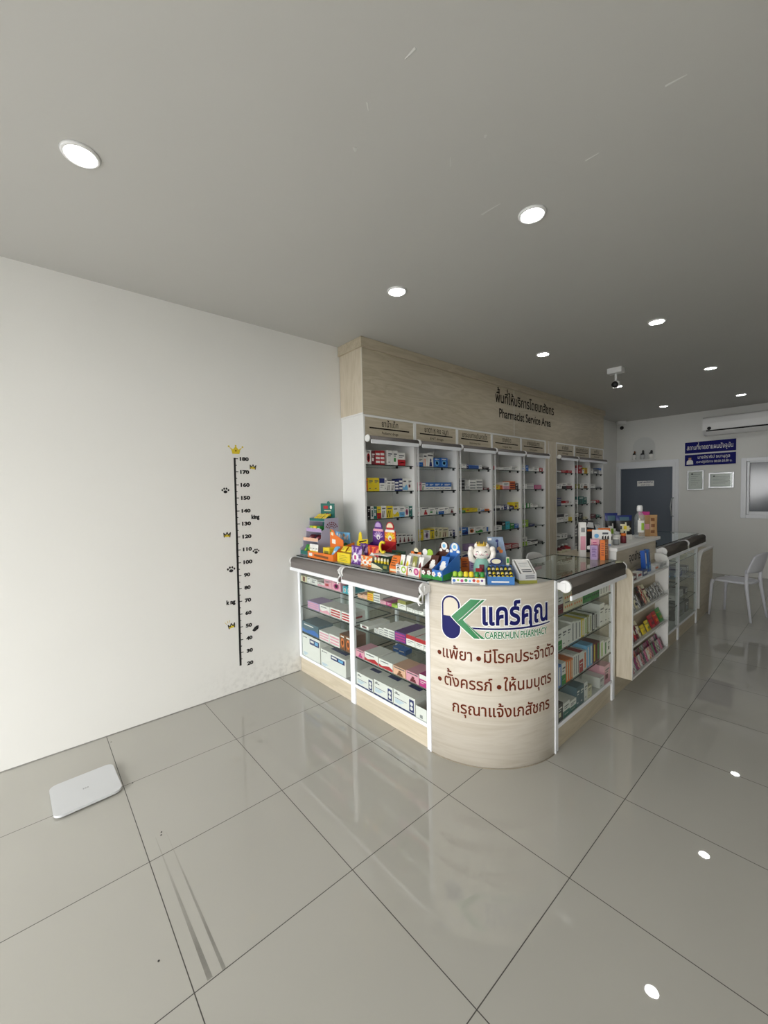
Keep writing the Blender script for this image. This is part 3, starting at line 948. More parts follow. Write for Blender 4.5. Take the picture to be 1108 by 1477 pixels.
notice('กรุณาแจ้งเภสัชกร', 0.154, 0.727, 0.291)

# --- wing along the shop, near bay
def right_bay(label, y0, y1, posts, zs=(0.778, 0.568, 0.347)):
    off = (1.78, (y0 + y1) / 2, 0)
    t = thing('display_counter', label, 'display counter', off, 0, 'glass display counters')
    MB(off).box(1.56, XR - 0.012, y0, y1, 0, KICK, M_wood_y).build('kickboard', t)
    MB(off).box(1.56, XR - 0.002, y0, y1, KICK, KICK + 0.016, M_white).build('deck', t)
    ps = [y0] + posts + [y1]
    for k, y in enumerate(ps):
        a, b_ = (y, y + 0.035) if k == 0 else ((y - 0.045, y) if k == len(ps) - 1 else (y - 0.022, y + 0.022))
        add_posts(t, off, [(XR - 0.025, XR, a, b_, 0.0, 0.995), (1.56, 1.585, a, b_, KICK, 0.995)])
    for k in range(len(ps) - 1):
        a = ps[k] + (0.035 if k == 0 else 0.022)
        b_ = ps[k + 1] - (0.045 if k == len(ps) - 2 else 0.022)
        MB(off).box(XR - 0.010, XR - 0.001, a, b_, KICK - 0.002, KICK + 0.022, M_alu).build('bottom_rail', t, 0.002, seg=1)
        MB(off).box(XR - 0.02, XR - 0.001, a, b_, 0.965, 0.995, M_alu).build('top_rail', t, 0.002, seg=1)
        MB(off).box(XR - 0.007, XR - 0.003, a, b_, KICK + 0.022, 0.965, M_glass).build('front_pane', t)
        for z in zs:
            MB(off).box(1.60, XR - 0.009, a + 0.002, b_ - 0.002, z - 0.004, z + 0.004, M_shelfglass, M_edge).build('glass_shelf', t)
    MB(off).box(1.56, XR + 0.004, y0 + 0.001, y1 - 0.001, 0.997, 1.005, M_glass, M_edge).build('glass_top', t)
    MB(off).box(1.562, 1.57, y0 + 0.04, y1 - 0.05, KICK + 0.02, 0.965, M_white).build('rear_panel', t)
    return t
right_bay('single-bay glass display counter right of the rounded corner', CY + 0.002, 2.795, [])
right_bay('two-bay glass display counter at the far end, beyond the rack', 3.735, 5.245, [4.485])

# --- checkout cabinet with its raised ledge
off = (1.78, 3.26, 0)
ck = thing('checkout_cabinet', 'oak checkout cabinet with raised white ledge behind the wall-hung rack', 'cabinet', off)
MB(off).box(1.56, XR - 0.012, 2.798, 3.732, 0, KICK, M_wood_y).build('kickboard', ck)
MB(off).box(1.56, XR - 0.002, 2.798, 3.732, KICK, 0.999, M_wood_y).build('body', ck)
MB(off).box(1.83, XR - 0.002, 2.83, 3.732, 0.9992, 1.0628, M_wood_y).build('riser', ck)
MB(off).box(1.83, XR - 0.001, 2.818, 2.83, 0.9992, 1.0628, M_white).build('riser_end', ck)
MB(off).box(1.815, 2.022, 2.80, 3.82, 1.063, 1.089, M_white).build('ledge', ck, 0.004)
lettering('sign_lettering', 'จุดชำระเงิน', M_dark, ck, lambda u, v: (XR - 0.0012, u, v), 0.44, 0.085, 3.085, 0.955, 0.01, off)

# --- far end: oak end panel with a rounded white-edged corner
off = (1.78, 5.64, 0)
ep = thing('end_cabinet', 'oak end cabinet of the counter beside the white chair', 'cabinet', off)
MB(off).box(1.56, XR - 0.012, 5.248, 6.03, 0, KICK, M_wood_y).build('kickboard', ep)
MB(off).box(1.56, XR - 0.03, 5.248, 6.03, KICK, 0.765, M_wood_y).build('body', ep)
shape = [(6.03, 0.145), (6.03, 0.765)] + arc(5.50, 0.595, 0.17, 90, 180, 10) + [(5.33, 0.145)]
MB(off).prism(shape, 'yz', XR - 0.03, XR - 0.002, M_wood_y).build('front_panel', ep)
ed = [(6.03, 0.765), (6.03, 0.785)] + arc(5.50, 0.595, 0.19, 90, 180, 12) + [(5.305, 0.145), (5.33, 0.145)] + arc(5.50, 0.595, 0.17, 180, 90, 12)
MB(off).prism(ed, 'yz', XR - 0.03, XR + 0.008, M_white).build('edge_band', ep)

# --- wall-hung sweet rack on the front of the checkout
off = (2.06, 3.25, 0.16)
rk = thing('sweets_rack', 'oak and white rack of hanging shelves on the checkout front', 'rack', off)
RX0, RX1, RY0, RY1 = XR + 0.002, 2.113, 2.82, 3.705
side = [(RX0, 0.157), (RX1, 0.160), (RX1, 0.90)] + arc(RX1 - 0.055, 0.90, 0.055, 0, 90, 8)[1:] + [(RX0, 0.955)]
MB(off).prism(side, 'xz', RY0, RY0 + 0.016, M_wood_z).build('side_panel', rk)
MB(off).prism([(RX1, 0.160), (RX1 + 0.002, 0.160), (RX1 + 0.002, 0.90), (RX1, 0.90)], 'xz', RY0 - 0.001, RY0 + 0.017, M_white).build('edge_band', rk)
side2 = [(RX0, 0.157), (RX1, 0.157), (RX1, 0.90)] + arc(RX1 - 0.055, 0.90, 0.055, 0, 90, 8)[1:] + [(RX0, 0.955)]
MB(off).prism(side2, 'xz', RY1 - 0.016, RY1, M_white).build('side_panel', rk)
MB(off).box(RX0, RX0 + 0.006, RY0 + 0.016, RY1 - 0.016, 0.157, 0.90, M_wood_y).build('back_panel', rk)
for z in (0.157, 0.385, 0.613, 0.842):
    MB(off).box(RX0 + 0.006, RX1, RY0 + 0.016, RY1 - 0.016, z, z + 0.015, M_white).build('shelf', rk)
    MB(off).box(RX1 - 0.004, RX1 - 0.001, RY0 + 0.018, RY1 - 0.018, z + 0.015, z + (0.07 if z > 0.8 else 0.045), M_acrylic).build('clear_lip', rk)

# --- roller blinds along the counter fronts
def counter_blind(label, axis, a, b_, m):
    """a rolled blind with bar and end brackets; axis x lies along the front wing, y along the shop wing"""
    if axis == 'x':
        P = lambda l, out, z: (l, YF - out, z)
    else:
        P = lambda l, out, z: (XR + out, l, z)
    mid = P((a + b_) / 2, 0.05, 0.966)
    t = thing('roller_blind', label, 'roller blind', mid, 0, 'roller blinds on the counter')
    def cyl(r, l0, l1, mm, part):
        c0 = P(0, 0.044, 0.966)
        ctr = (0, c0[1], c0[2]) if axis == 'x' else (c0[0], 0, c0[2])
        MB(mid).lathe([(r, l0), (r, l1)], ctr, mm, 24, axis).build(part, t)
    cyl(0.031, a + 0.02, b_ - 0.02, m, 'fabric_roll')
    cyl(0.034, a + 0.004, a + 0.02, M_plastic, 'end_cap')
    cyl(0.034, b_ - 0.02, b_ - 0.004, M_plastic, 'end_cap')
    sh_ = MB(mid)
    p, q_ = P(a + 0.025, 0.0735, 0.96), P(b_ - 0.025, 0.0745, 0.915)
    sh_.box(min(p[0], q_[0]), max(p[0], q_[0]), min(p[1], q_[1]), max(p[1], q_[1]), 0.915, 0.966, m)
    sh_.build('hanging_fabric', t)
    p, q_ = P(a + 0.01, 0.068, 0), P(b_ - 0.025, 0.081, 0)
    MB(mid).box(min(p[0], q_[0]), max(p[0], q_[0]), min(p[1], q_[1]), max(p[1], q_[1]), 0.890, 0.917, M_alu).build('bottom_bar', t, 0.003, seg=1)
    for l0 in (a - 0.001, b_ - 0.011):
        p, q_ = P(l0, 0.003, 0), P(l0 + 0.012, 0.05, 0)
        MB(mid).box(min(p[0], q_[0]), max(p[0], q_[0]), min(p[1], q_[1]), max(p[1], q_[1]), 0.945, 0.985, M_plastic).build('bracket', t)
    return t, mid, P
def bead_chain(t, mid, P, l, zc=0.93):
    c = MB(mid)
    path = []
    for k in range(40):
        s = k / 39
        path.append(P(l + 0.012 * math.sin(s * 19), 0.062 + 0.02 * math.cos(s * 13), zc + 0.05 - 0.12 * abs(math.sin(s * 4.2)) * (0.6 + 0.4 * s)))
    c.tube(path, 0.0045, M_plastic, 6)
    c.build('bead_chain', t)
t, mid, P = counter_blind('rolled grey blind on the counter bay next to the left wall', 'x', 0.012, 0.742, M_roll)
bead_chain(t, mid, P, 0.725)
t, mid, P = counter_blind('rolled grey blind on the counter bay beside the rounded corner', 'x', 0.752, 1.528, M_roll)
bead_chain(t, mid, P, 1.515)
t, mid, P = counter_blind('dark rolled blind on the counter right of the rounded corner', 'y', 1.915, 2.80, M_rolld)
ch = MB(mid)
ch.tube([(XR + 0.044 + 0.016 * math.sin(k * 1.9), 2.735 + 0.035 * math.cos(k * 1.13) + 0.0005 * k, 1.0005 + 0.0025 * (k % 3)) for k in range(30)], 0.0032, mat('olive_bead_chain', '#a9a88c', 0.4), 6)
ch.build('bead_chain', t)
counter_blind('nearer of two dark rolled blinds beyond the sweets rack', 'y', 3.74, 4.47, M_rolld)
counter_blind('farther of two dark rolled blinds beyond the sweets rack', 'y', 4.485, 5.235, M_rolld)

# ================================================================= GOODS ON THE SHELVES
def pattern(kind, c, b):
    """printed shapes on a carton front, in unit coordinates"""
    ink = 'ink' if b not in ('black', 'navy', 'maroon', 'teal', 'purple', 'slate', 'blue', 'green', 'brown', 'red', 'magenta') else 'white'
    r = lambda x0, x1, z0, z1, k: ([(x0, z0), (x1, z0), (x1, z1), (x0, z1)], k)
    circ = lambda x, z, q, k: ([(x + q * math.cos(2 * PI * i / 16), z + q * math.sin(2 * PI * i / 16)) for i in range(16)], k)
    lines = [r(0.15, 0.85, 0.72, 0.80, ink), r(0.15, 0.62, 0.60, 0.65, ink)]
    if kind == 'plain':
        return lines + [r(0.15, 0.5, 0.18, 0.23, ink)]
    if kind == 'disc':
        return [circ(0.5, 0.45, 0.3, c), circ(0.5, 0.45, 0.17, b)] + [r(0.2, 0.8, 0.82, 0.9, ink)]
    if kind == 'logo':
        return [r(0.15, 0.6, 0.25, 0.5, c)] + lines
    if kind == 'foot':
        return [r(0, 1, 0, 0.46, c), r(0.2, 0.8, 0.2, 0.26, b)] + lines
    if kind == 'top':
        return [r(0, 1, 0.62, 1, c), r(0.15, 0.85, 0.42, 0.48, ink), r(0.15, 0.6, 0.28, 0.32, ink)]
    if kind == 'bands':
        return [r(0.06, 0.94, 0.12 + 0.28 * i, 0.28 + 0.28 * i, c) for i in range(3)]
    if kind == 'slash':
        return [([(0.05 + 0.32 * i, 0.05), (0.2 + 0.32 * i, 0.05), (0.36 + 0.28 * i, 0.6), (0.24 + 0.28 * i, 0.6)], c) for i in range(2)] + [r(0.15, 0.85, 0.74, 0.84, ink)]
    if kind == 'figure':
        return [circ(0.55, 0.5, 0.12, c), ([(0.3, 0.05), (0.8, 0.05), (0.72, 0.36), (0.4, 0.4)], c), r(0.08, 0.92, 0.78, 0.9, ink)]
    if kind == 'wave':
        return [([(0, 0.05), (1, 0.05), (1, 0.3), (0.75, 0.52), (0.5, 0.4), (0.25, 0.25), (0, 0.4)], c), r(0.12, 0.7, 0.72, 0.82, ink)]
    if kind == 'stripe':
        return [r(0.3, 0.7, 0.08, 0.92, c)]
    if kind == 'dots':
        return [circ(0.15 + 0.23 * i, 0.75 - 0.5 * j, 0.07, c) for i in range(4) for j in range(2)] + [r(0.1, 0.6, 0.45, 0.52, ink)]
    return []
WORDS = {'plain': 'plain {b} medicine carton', 'disc': '{b} carton with {c} disc', 'logo': '{b} carton with {c} patch',
         'foot': '{b} carton with {c} foot', 'top': '{b} carton with {c} top', 'bands': '{b} carton with {c} bands',
         'slash': '{b} carton with {c} slashes', 'figure': '{b} carton with {c} figure', 'wave': '{b} carton with {c} wave',
         'stripe': '{b} carton with {c} stripe', 'dots': '{b} carton with {c} dots'}
_cm = {}
def carton_mesh(key, w, d, h):
    """a folded carton: front at y = 0 facing -y, base at z = 0"""
    k = (key, w, d, h)
    if k in _cm:
        return _cm[k]
    b, kind, c = (key.split(':') + ['', ''])[:3]
    q = MB()
    if b == 'carton':
        q.box(-w / 2, w / 2, 0, d, 0, h, C('white'))
        def P(x0, x1, z0, z1, m, e=0.0005):
            q.add([(-w / 2 + x0 * w, -e, z0 * h), (-w / 2 + x1 * w, -e, z0 * h), (-w / 2 + x1 * w, -e, z1 * h), (-w / 2 + x0 * w, -e, z1 * h)], [(0, 1, 2, 3)], m)
        def Tp(x0, x1, y0, y1, m):
            q.add([(-w / 2 + x0 * w, y0 * d, h + 0.0005), (-w / 2 + x1 * w, y0 * d, h + 0.0005), (-w / 2 + x1 * w, y1 * d, h + 0.0005), (-w / 2 + x0 * w, y1 * d, h + 0.0005)], [(0, 1, 2, 3)], m)
        if kind == 'front':
            P(0.42, 0.96, 0.66, 0.9, C('navy')); P(0.46, 0.66, 0.75, 0.84, C('white'), 0.001); P(0.72, 0.9, 0.72, 0.86, C('sky'), 0.001)
            P(0.05, 0.09, 0.84, 0.92, C('ink')); P(0.11, 0.26, 0.86, 0.9, C('ink'))
            for i in range(3):
                P(0.05, 0.3 - 0.05 * i, 0.18 - 0.05 * i, 0.2 - 0.05 * i, C('sky'))
            Tp(0.2, 0.8, 0.2, 0.45, C('navy'))
        else:
            P(0, 1, 0.0, 0.1, C('navy')); P(0.74, 0.95, 0.14, 0.86, C('navy'))
            for z in (0.36, 0.62):
                q.add([(-w / 2 + 0.845 * w + 0.012 * math.cos(2 * PI * i / 14), -0.001, z * h + 0.012 * math.sin(2 * PI * i / 14)) for i in range(14)], [tuple(range(14))], C('white'))
            P(0.06, 0.3, 0.76, 0.82, C('ink')); P(0.1, 0.2, 0.84, 0.9, C('ink')); P(0.05, 0.62, 0.5, 0.53, C('navy'))
            for i in range(4):
                P(0.06, 0.5 - 0.06 * i, 0.42 - 0.06 * i, 0.44 - 0.06 * i, C('sky'))
            Tp(0.2, 0.75, 0.35, 0.5, C('navy')); Tp(0.5, 0.9, 0.62, 0.66, C('ink'))
        Tp(0, 1, 0.488, 0.494, C('silver'))
    else:
        q.box(-w / 2, w / 2, 0, d, 0, h, C(b))
        for pts, col in pattern(kind, c, b):
            q.add([(-w / 2 + x * w, -0.0005, z * h) for x, z in pts], [tuple(range(len(pts)))], C(col))
        if kind in ('foot', 'top'):
            z0, z1 = (0, 0.46) if kind == 'foot' else (0.62, 1)
            for s in (-1, 1):
                x = s * (w / 2 + 0.0004)
                q.add([(x, 0, z0 * h), (x, d, z0 * h), (x, d, z1 * h), (x, 0, z1 * h)], [(0, 1, 2, 3)], C(c))
        elif kind in ('bands', 'logo', 'figure', 'wave') and c:
            for s in (-1, 1):
                x = s * (w / 2 + 0.0004)
                q.add([(x, 0.2 * d, 0.3 * h), (x, 0.8 * d, 0.3 * h), (x, 0.8 * d, 0.5 * h), (x, 0.2 * d, 0.5 * h)], [(0, 1, 2, 3)], C(c))
    _cm[k] = q.mesh('medicine_carton')
    return _cm[k]
_bm = {}
def bottle_mesh(c, w, h):
    k = (c, w, h)
    if k not in _bm:
        r = w / 2
        q = MB()
        q.lathe([(0.0001, 0), (r, 0.002), (r, h * 0.6), (r * 0.85, h * 0.68), (r * 0.36, h * 0.76), (r * 0.36, h * 0.84)], (0, 0, 0), C(c), 16)
        q.lathe([(r * 0.48, h * 0.84), (r * 0.48, h * 0.99), (0.0001, h)], (0, 0, 0), C('white' if c != 'white' else 'silver'), 14)
        q.lathe([(r * 1.01, h * 0.14), (r * 1.01, h * 0.5)], (0, 0, 0), C('cream' if c != 'white' else 'sky'), 16)
        _bm[k] = q.mesh('syrup_bottle')
    return _bm[k]
PLACE = {'left1': 'wall-side counter bay', 'left2': "counter's corner bay", 'right1': "counter's right bay"}
for k in range(8):
    PLACE['wall%d' % (k + 1)] = '%s wall bay' % ORD[k]
def spot(i, n):
    if n == 1:
        return 'alone'
    if i == 0:
        return 'leftmost'
    if i == n - 1:
        return 'rightmost'
    return '%s from left' % ORD[i] if i < (n + 1) // 2 else '%s from right' % ORD[n - 1 - i]
def level(bay, k):
    return ('%s shelf down' % ORD[k]) if not (k == 3 and not bay.startswith('wall')) else 'bottom level'
ROWS = [
 ('wall1', 0, [('white:disc:red', 1.966, 0.063, 0.127, 0.1, 1.772), ('maroon:logo:white', 2.022, 0.043, 0.12, 0.1, 1.772), ('red:bands:white', 2.074, 0.053, 0.125, 0.1, 1.772), ('red:bands:white', 2.13, 0.053, 0.128, 0.1, 1.772), ('white:plain:', 2.225, 0.067, 0.137, 0.1, 1.772), ('white:logo:green', 2.291, 0.057, 0.138, 0.1, 1.772), ('white:foot:red', 2.371, 0.097, 0.123, 0.1, 1.772)]),
 ('wall1', 1, [('orange:plain:', 1.944, 0.016, 0.111, 0.1, 1.535), ('yellow:plain:', 1.986, 0.064, 0.118, 0.1, 1.535), ('yellow:plain:', 2.053, 0.063, 0.119, 0.1, 1.535), ('white:top:navy', 2.119, 0.06, 0.115, 0.1, 1.535), ('white:plain:', 2.164, 0.024, 0.12, 0.1, 1.535), ('white:slash:black', 2.203, 0.048, 0.09, 0.1, 1.535), ('white:slash:black', 2.253, 0.046, 0.091, 0.1, 1.535), ('navy:bands:white', 2.303, 0.048, 0.1, 0.1, 1.535), ('navy:bands:white', 2.354, 0.046, 0.115, 0.1, 1.535), ('white:wave:sky', 2.413, 0.064, 0.116, 0.1, 1.535), ('white:logo:maroon', 2.484, 0.068, 0.119, 0.1, 1.535)]),
 ('wall1', 2, [('black:plain:', 1.959, 0.034, 0.113, 0.1, 1.287), ('white:disc:teal', 1.995, 0.033, 0.111, 0.1, 1.287), ('teal:logo:white', 2.032, 0.036, 0.11, 0.1, 1.287), ('yellow:foot:red', 2.077, 0.047, 0.108, 0.1, 1.287), ('white:slash:black', 2.133, 0.06, 0.111, 0.1, 1.287), ('yellow:slash:black', 2.206, 0.079, 0.108, 0.1, 1.287), ('white:wave:yellow', 2.287, 0.077, 0.101, 0.1, 1.287), ('white:foot:sky', 2.364, 0.067, 0.101, 0.1, 1.287), ('white:disc:magenta', 2.428, 0.054, 0.096, 0.1, 1.287), ('teal:plain:', 2.482, 0.048, 0.097, 0.1, 1.287)]),
 ('wall1', 3, [('white:figure:maroon', 2.223, 0.05, 0.095, 0.1, 1.039), ('white:figure:maroon', 2.276, 0.05, 0.091, 0.1, 1.039), ('white:figure:maroon', 2.33, 0.051, 0.086, 0.1, 1.039), ('white:figure:maroon', 2.385, 0.052, 0.082, 0.1, 1.039), ('white:figure:maroon', 2.442, 0.053, 0.077, 0.1, 1.039), ('white:figure:maroon', 2.499, 0.054, 0.073, 0.1, 1.039)]),
 ('wall2', 0, [('white:foot:blue', 2.635, 0.062, 0.093, 0.1, 1.772), ('white:slash:orange', 2.699, 0.058, 0.133, 0.1, 1.772), ('white:figure:navy', 2.776, 0.088, 0.137, 0.1, 1.772), ('blue:disc:sky', 2.876, 0.105, 0.094, 0.1, 1.772), ('blue:disc:sky', 2.99, 0.113, 0.099, 0.1, 1.772)]),
 ('wall2', 1, [('pink:plain:', 2.61, 0.059, 0.081, 0.1, 1.535), ('white:slash:green', 2.671, 0.055, 0.074, 0.1, 1.535), ('blue:foot:white', 2.724, 0.044, 0.08, 0.1, 1.535), ('blue:foot:white', 2.787, 0.077, 0.08, 0.1, 1.535), ('blue:foot:white', 2.876, 0.094, 0.081, 0.1, 1.535), ('blue:foot:white', 2.947, 0.041, 0.081, 0.1, 1.535), ('blue:foot:white', 3.037, 0.13, 0.081, 0.1, 1.535)]),
 ('wall2', 2, [('white:logo:red', 2.602, 0.05, 0.076, 0.1, 1.287), ('white:figure:red', 2.687, 0.113, 0.082, 0.1, 1.287), ('white:logo:green', 2.788, 0.077, 0.069, 0.1, 1.287), ('white:figure:teal', 2.859, 0.057, 0.068, 0.1, 1.287), ('white:foot:blue', 2.934, 0.085, 0.064, 0.1, 1.287), ('white:plain:', 3.013, 0.065, 0.072, 0.1, 1.287), ('white:figure:maroon', 3.103, 0.105, 0.069, 0.1, 1.287)]),
 ('wall2', 3, [('yellow:logo:white', 2.615, 0.08, 0.104, 0.1, 1.039), ('white:disc:lilac', 2.705, 0.093, 0.092, 0.1, 1.039), ('yellow:figure:olive', 2.787, 0.063, 0.101, 0.1, 1.039), ('cream:disc:olive', 2.851, 0.056, 0.111, 0.1, 1.039), ('cream:slash:olive', 2.912, 0.059, 0.106, 0.1, 1.039), ('cream:slash:maroon', 2.993, 0.095, 0.099, 0.1, 1.039), ('white:figure:black', 3.08, 0.071, 0.08, 0.1, 1.039), ('navy:plain:', 3.137, 0.036, 0.065, 0.1, 1.039)]),
 ('wall3', 0, [('white:plain:', 3.33, 0.08, 0.051, 0.1, 1.772), ('navy:plain:', 3.393, 0.04, 0.05, 0.1, 1.772), ('blue:bands:navy', 3.508, 0.179, 0.039, 0.1, 1.772), ('white:plain:', 3.635, 0.059, 0.045, 0.1, 1.772), ('black:plain:', 3.733, 0.126, 0.027, 0.1, 1.772)]),
 ('wall3', 1, [('grey:bands:black', 3.286, 0.102, 0.129, 0.1, 1.535), ('white:bands:grey', 3.382, 0.07, 0.048, 0.1, 1.535), ('white:bands:grey', 3.481, 0.115, 0.107, 0.1, 1.535), ('white:bands:grey', 3.607, 0.126, 0.117, 0.1, 1.535), ('maroon:logo:white', 3.752, 0.148, 0.022, 0.1, 1.535)]),
 ('wall3', 2, [('green:plain:', 3.303, 0.073, 0.023, 0.1, 1.287), ('yellow:logo:orange', 3.395, 0.098, 0.046, 0.1, 1.287), ('yellow:plain:', 3.507, 0.115, 0.041, 0.1, 1.287), ('white:disc:green', 3.595, 0.051, 0.036, 0.1, 1.287), ('white:wave:blue', 3.664, 0.078, 0.029, 0.1, 1.287), ('orange:logo:maroon', 3.761, 0.1, 0.02, 0.1, 1.287)]),
 ('wall3', 3, [('yellow:foot:white', 3.247, 0.039, 0.042, 0.1, 1.039), ('blue:wave:navy', 3.327, 0.113, 0.077, 0.1, 1.039), ('white:disc:orange', 3.453, 0.127, 0.069, 0.1, 1.039), ('white:wave:green', 3.593, 0.138, 0.071, 0.1, 1.039), ('white:plain:', 3.687, 0.038, 0.071, 0.1, 1.039), ('white:stripe:blue', 3.762, 0.102, 0.06, 0.1, 1.039)]),
 ('wall3', 4, [('white:wave:navy', 3.311, 0.165, 0.056, 0.1, 0.789), ('lilac:logo:purple', 3.471, 0.126, 0.129, 0.1, 0.789)]),
 ('wall4', 0, [('red:plain:', 3.918, 0.049, 0.046, 0.1, 1.772), ('white:plain:', 4.008, 0.12, 0.032, 0.1, 1.772), ('white:plain:', 4.17, 0.191, 0.033, 0.1, 1.772), ('white:logo:grey', 4.366, 0.186, 0.056, 0.1, 1.772)]),
 ('wall4', 1, [('white:logo:yellow', 3.907, 0.048, 0.085, 0.1, 1.535), ('yellow:logo:orange', 3.981, 0.083, 0.057, 0.1, 1.535), ('orange:plain:', 4.056, 0.053, 0.049, 0.1, 1.535), ('white:foot:pink', 4.165, 0.146, 0.089, 0.1, 1.535), ('orange:bands:maroon', 4.308, 0.127, 0.1, 0.1, 1.535), ('black:plain:', 4.421, 0.086, 0.073, 0.1, 1.535)]),
 ('wall4', 2, [('white:foot:black', 3.955, 0.13, 0.044, 0.1, 1.287), ('white:figure:navy', 4.067, 0.081, 0.053, 0.1, 1.287), ('navy:plain:', 4.145, 0.064, 0.057, 0.1, 1.287), ('white:plain:', 4.206, 0.048, 0.055, 0.1, 1.287), ('navy:logo:white', 4.29, 0.107, 0.032, 0.1, 1.287), ('yellow:logo:maroon', 4.405, 0.111, 0.083, 0.1, 1.287)]),
 ('wall4', 3, [('white:logo:grey', 3.972, 0.171, 0.058, 0.1, 1.039), ('black:foot:teal', 4.104, 0.079, 0.096, 0.1, 1.039), ('cyan:plain:', 4.196, 0.088, 0.093, 0.1, 1.039), ('green:plain:', 4.298, 0.098, 0.064, 0.1, 1.039), ('blue:plain:', 4.403, 0.093, 0.05, 0.1, 1.039)]),
 ('wall4', 4, [('red:bands:white', 4.201, 0.151, 0.059, 0.1, 0.789), ('red:bands:white', 4.365, 0.162, 0.046, 0.1, 0.789)]),
 ('wall5', 0, [('white:logo:blue', 4.589, 0.084, 0.08, 0.1, 1.772), ('blue:plain:', 4.671, 0.067, 0.075, 0.1, 1.772), ('white:plain:', 4.772, 0.115, 0.036, 0.1, 1.772), ('white:logo:grey', 4.915, 0.15, 0.066, 0.1, 1.772), ('red:logo:white', 5.054, 0.111, 0.051, 0.1, 1.772)]),
 ('wall5', 1, [('white:plain:', 4.589, 0.105, 0.067, 0.1, 1.535), ('white:bands:grey', 4.749, 0.199, 0.071, 0.1, 1.535), ('magenta:bands:pink', 4.956, 0.181, 0.053, 0.1, 1.535)]),
 ('wall5', 2, [('green:plain:', 4.552, 0.039, 0.058, 0.1, 1.287), ('white:plain:', 4.606, 0.056, 0.063, 0.1, 1.287), ('green:stripe:white', 4.693, 0.105, 0.061, 0.1, 1.287), ('white:plain:', 4.774, 0.044, 0.055, 0.1, 1.287), ('white:plain:', 4.877, 0.141, 0.036, 0.1, 1.287)]),
 ('wall5', 3, [('lime:logo:white', 4.612, 0.162, 0.086, 0.1, 1.039), ('navy:plain:', 4.776, 0.152, 0.027, 0.1, 1.039)]),
 ('wall5', 4, [('white:foot:lime', 4.593, 0.132, 0.112, 0.1, 0.789), ('white:plain:', 4.717, 0.085, 0.045, 0.1, 0.789), ('white:top:black', 4.853, 0.172, 0.054, 0.1, 0.789), ('black:plain:', 5.018, 0.141, 0.02, 0.1, 0.789)]),
 ('wall6', 0, [('white:plain:', 5.583, 0.126, 0.029, 0.1, 1.772), ('red:plain:', 5.742, 0.177, 0.038, 0.1, 1.772), ('red:plain:', 5.933, 0.187, 0.04, 0.1, 1.772)]),
 ('wall6', 1, [('white:plain:', 5.538, 0.065, 0.064, 0.1, 1.535), ('white:logo:grey', 5.62, 0.088, 0.071, 0.1, 1.535), ('white:foot:black', 5.741, 0.139, 0.083, 0.1, 1.535), ('white:foot:maroon', 5.91, 0.184, 0.09, 0.1, 1.535)]),
 ('wall6', 2, [('navy:bands:grey', 5.58, 0.126, 0.113, 0.1, 1.287), ('white:plain:', 5.706, 0.111, 0.029, 0.1, 1.287), ('red:foot:white', 5.83, 0.122, 0.061, 0.1, 1.287), ('white:plain:', 5.959, 0.114, 0.047, 0.1, 1.287)]),
 ('wall6', 3, [('white:top:black', 5.613, 0.231, 0.117, 0.1, 1.039), ('white:plain:', 5.819, 0.12, 0.113, 0.1, 1.039), ('yellow:plain:', 5.973, 0.172, 0.054, 0.1, 1.039)]),
 ('wall6', 4, [('white:plain:', 5.567, 0.132, 0.029, 0.1, 0.789), ('white:logo:black', 5.688, 0.081, 0.072, 0.1, 0.789), ('white:logo:grey', 5.789, 0.105, 0.07, 0.1, 0.789), ('grey:plain:', 5.911, 0.119, 0.028, 0.1, 0.789)]),
 ('wall6', 5, [('bottle:maroon', 5.634, 0.083, 0.138, 0.1, 0.544), ('bottle:maroon', 5.743, 0.099, 0.153, 0.1, 0.544), ('bottle:red', 5.873, 0.135, 0.147, 0.1, 0.544)]),
 ('wall7', 0, [('pink:plain:', 6.16, 0.104, 0.078, 0.1, 1.772), ('red:plain:', 6.294, 0.147, 0.126, 0.1, 1.772), ('white:plain:', 6.413, 0.069, 0.065, 0.1, 1.772), ('yellow:disc:orange', 6.519, 0.128, 0.095, 0.1, 1.772)]),
 ('wall7', 1, [('olive:logo:cream', 6.209, 0.141, 0.071, 0.1, 1.535), ('white:logo:grey', 6.365, 0.118, 0.072, 0.1, 1.535), ('white:foot:brown', 6.504, 0.144, 0.086, 0.1, 1.535)]),
 ('wall7', 2, [('white:plain:', 6.159, 0.122, 0.068, 0.1, 1.287), ('teal:slash:black', 6.332, 0.195, 0.118, 0.1, 1.287), ('teal:plain:', 6.493, 0.102, 0.101, 0.1, 1.287)]),
 ('wall7', 3, [('white:foot:black', 6.171, 0.129, 0.103, 0.1, 1.039), ('black:logo:grey', 6.316, 0.145, 0.103, 0.1, 1.039), ('cream:logo:olive', 6.521, 0.145, 0.032, 0.1, 1.039)]),
 ('wall7', 4, [('white:bands:grey', 6.197, 0.199, 0.165, 0.1, 0.789), ('white:foot:navy', 6.376, 0.141, 0.106, 0.1, 0.789)]),
 ('wall7', 5, [('white:figure:black', 6.192, 0.19, 0.116, 0.1, 0.544), ('black:logo:white', 6.395, 0.198, 0.097, 0.1, 0.544)]),
 ('wall8', 0, [('white:plain:', 6.748, 0.094, 0.087, 0.1, 1.772), ('grey:logo:white', 6.918, 0.228, 0.08, 0.1, 1.772), ('white:top:blue', 7.106, 0.129, 0.104, 0.1, 1.772)]),
 ('wall8', 1, [('white:plain:', 6.795, 0.186, 0.07, 0.1, 1.535), ('grey:plain:', 7.035, 0.266, 0.02, 0.1, 1.535)]),
 ('wall8', 2, [('white:logo:red', 6.809, 0.194, 0.038, 0.1, 1.287), ('red:plain:', 6.986, 0.134, 0.045, 0.1, 1.287), ('black:plain:', 7.11, 0.097, 0.02, 0.1, 1.287)]),
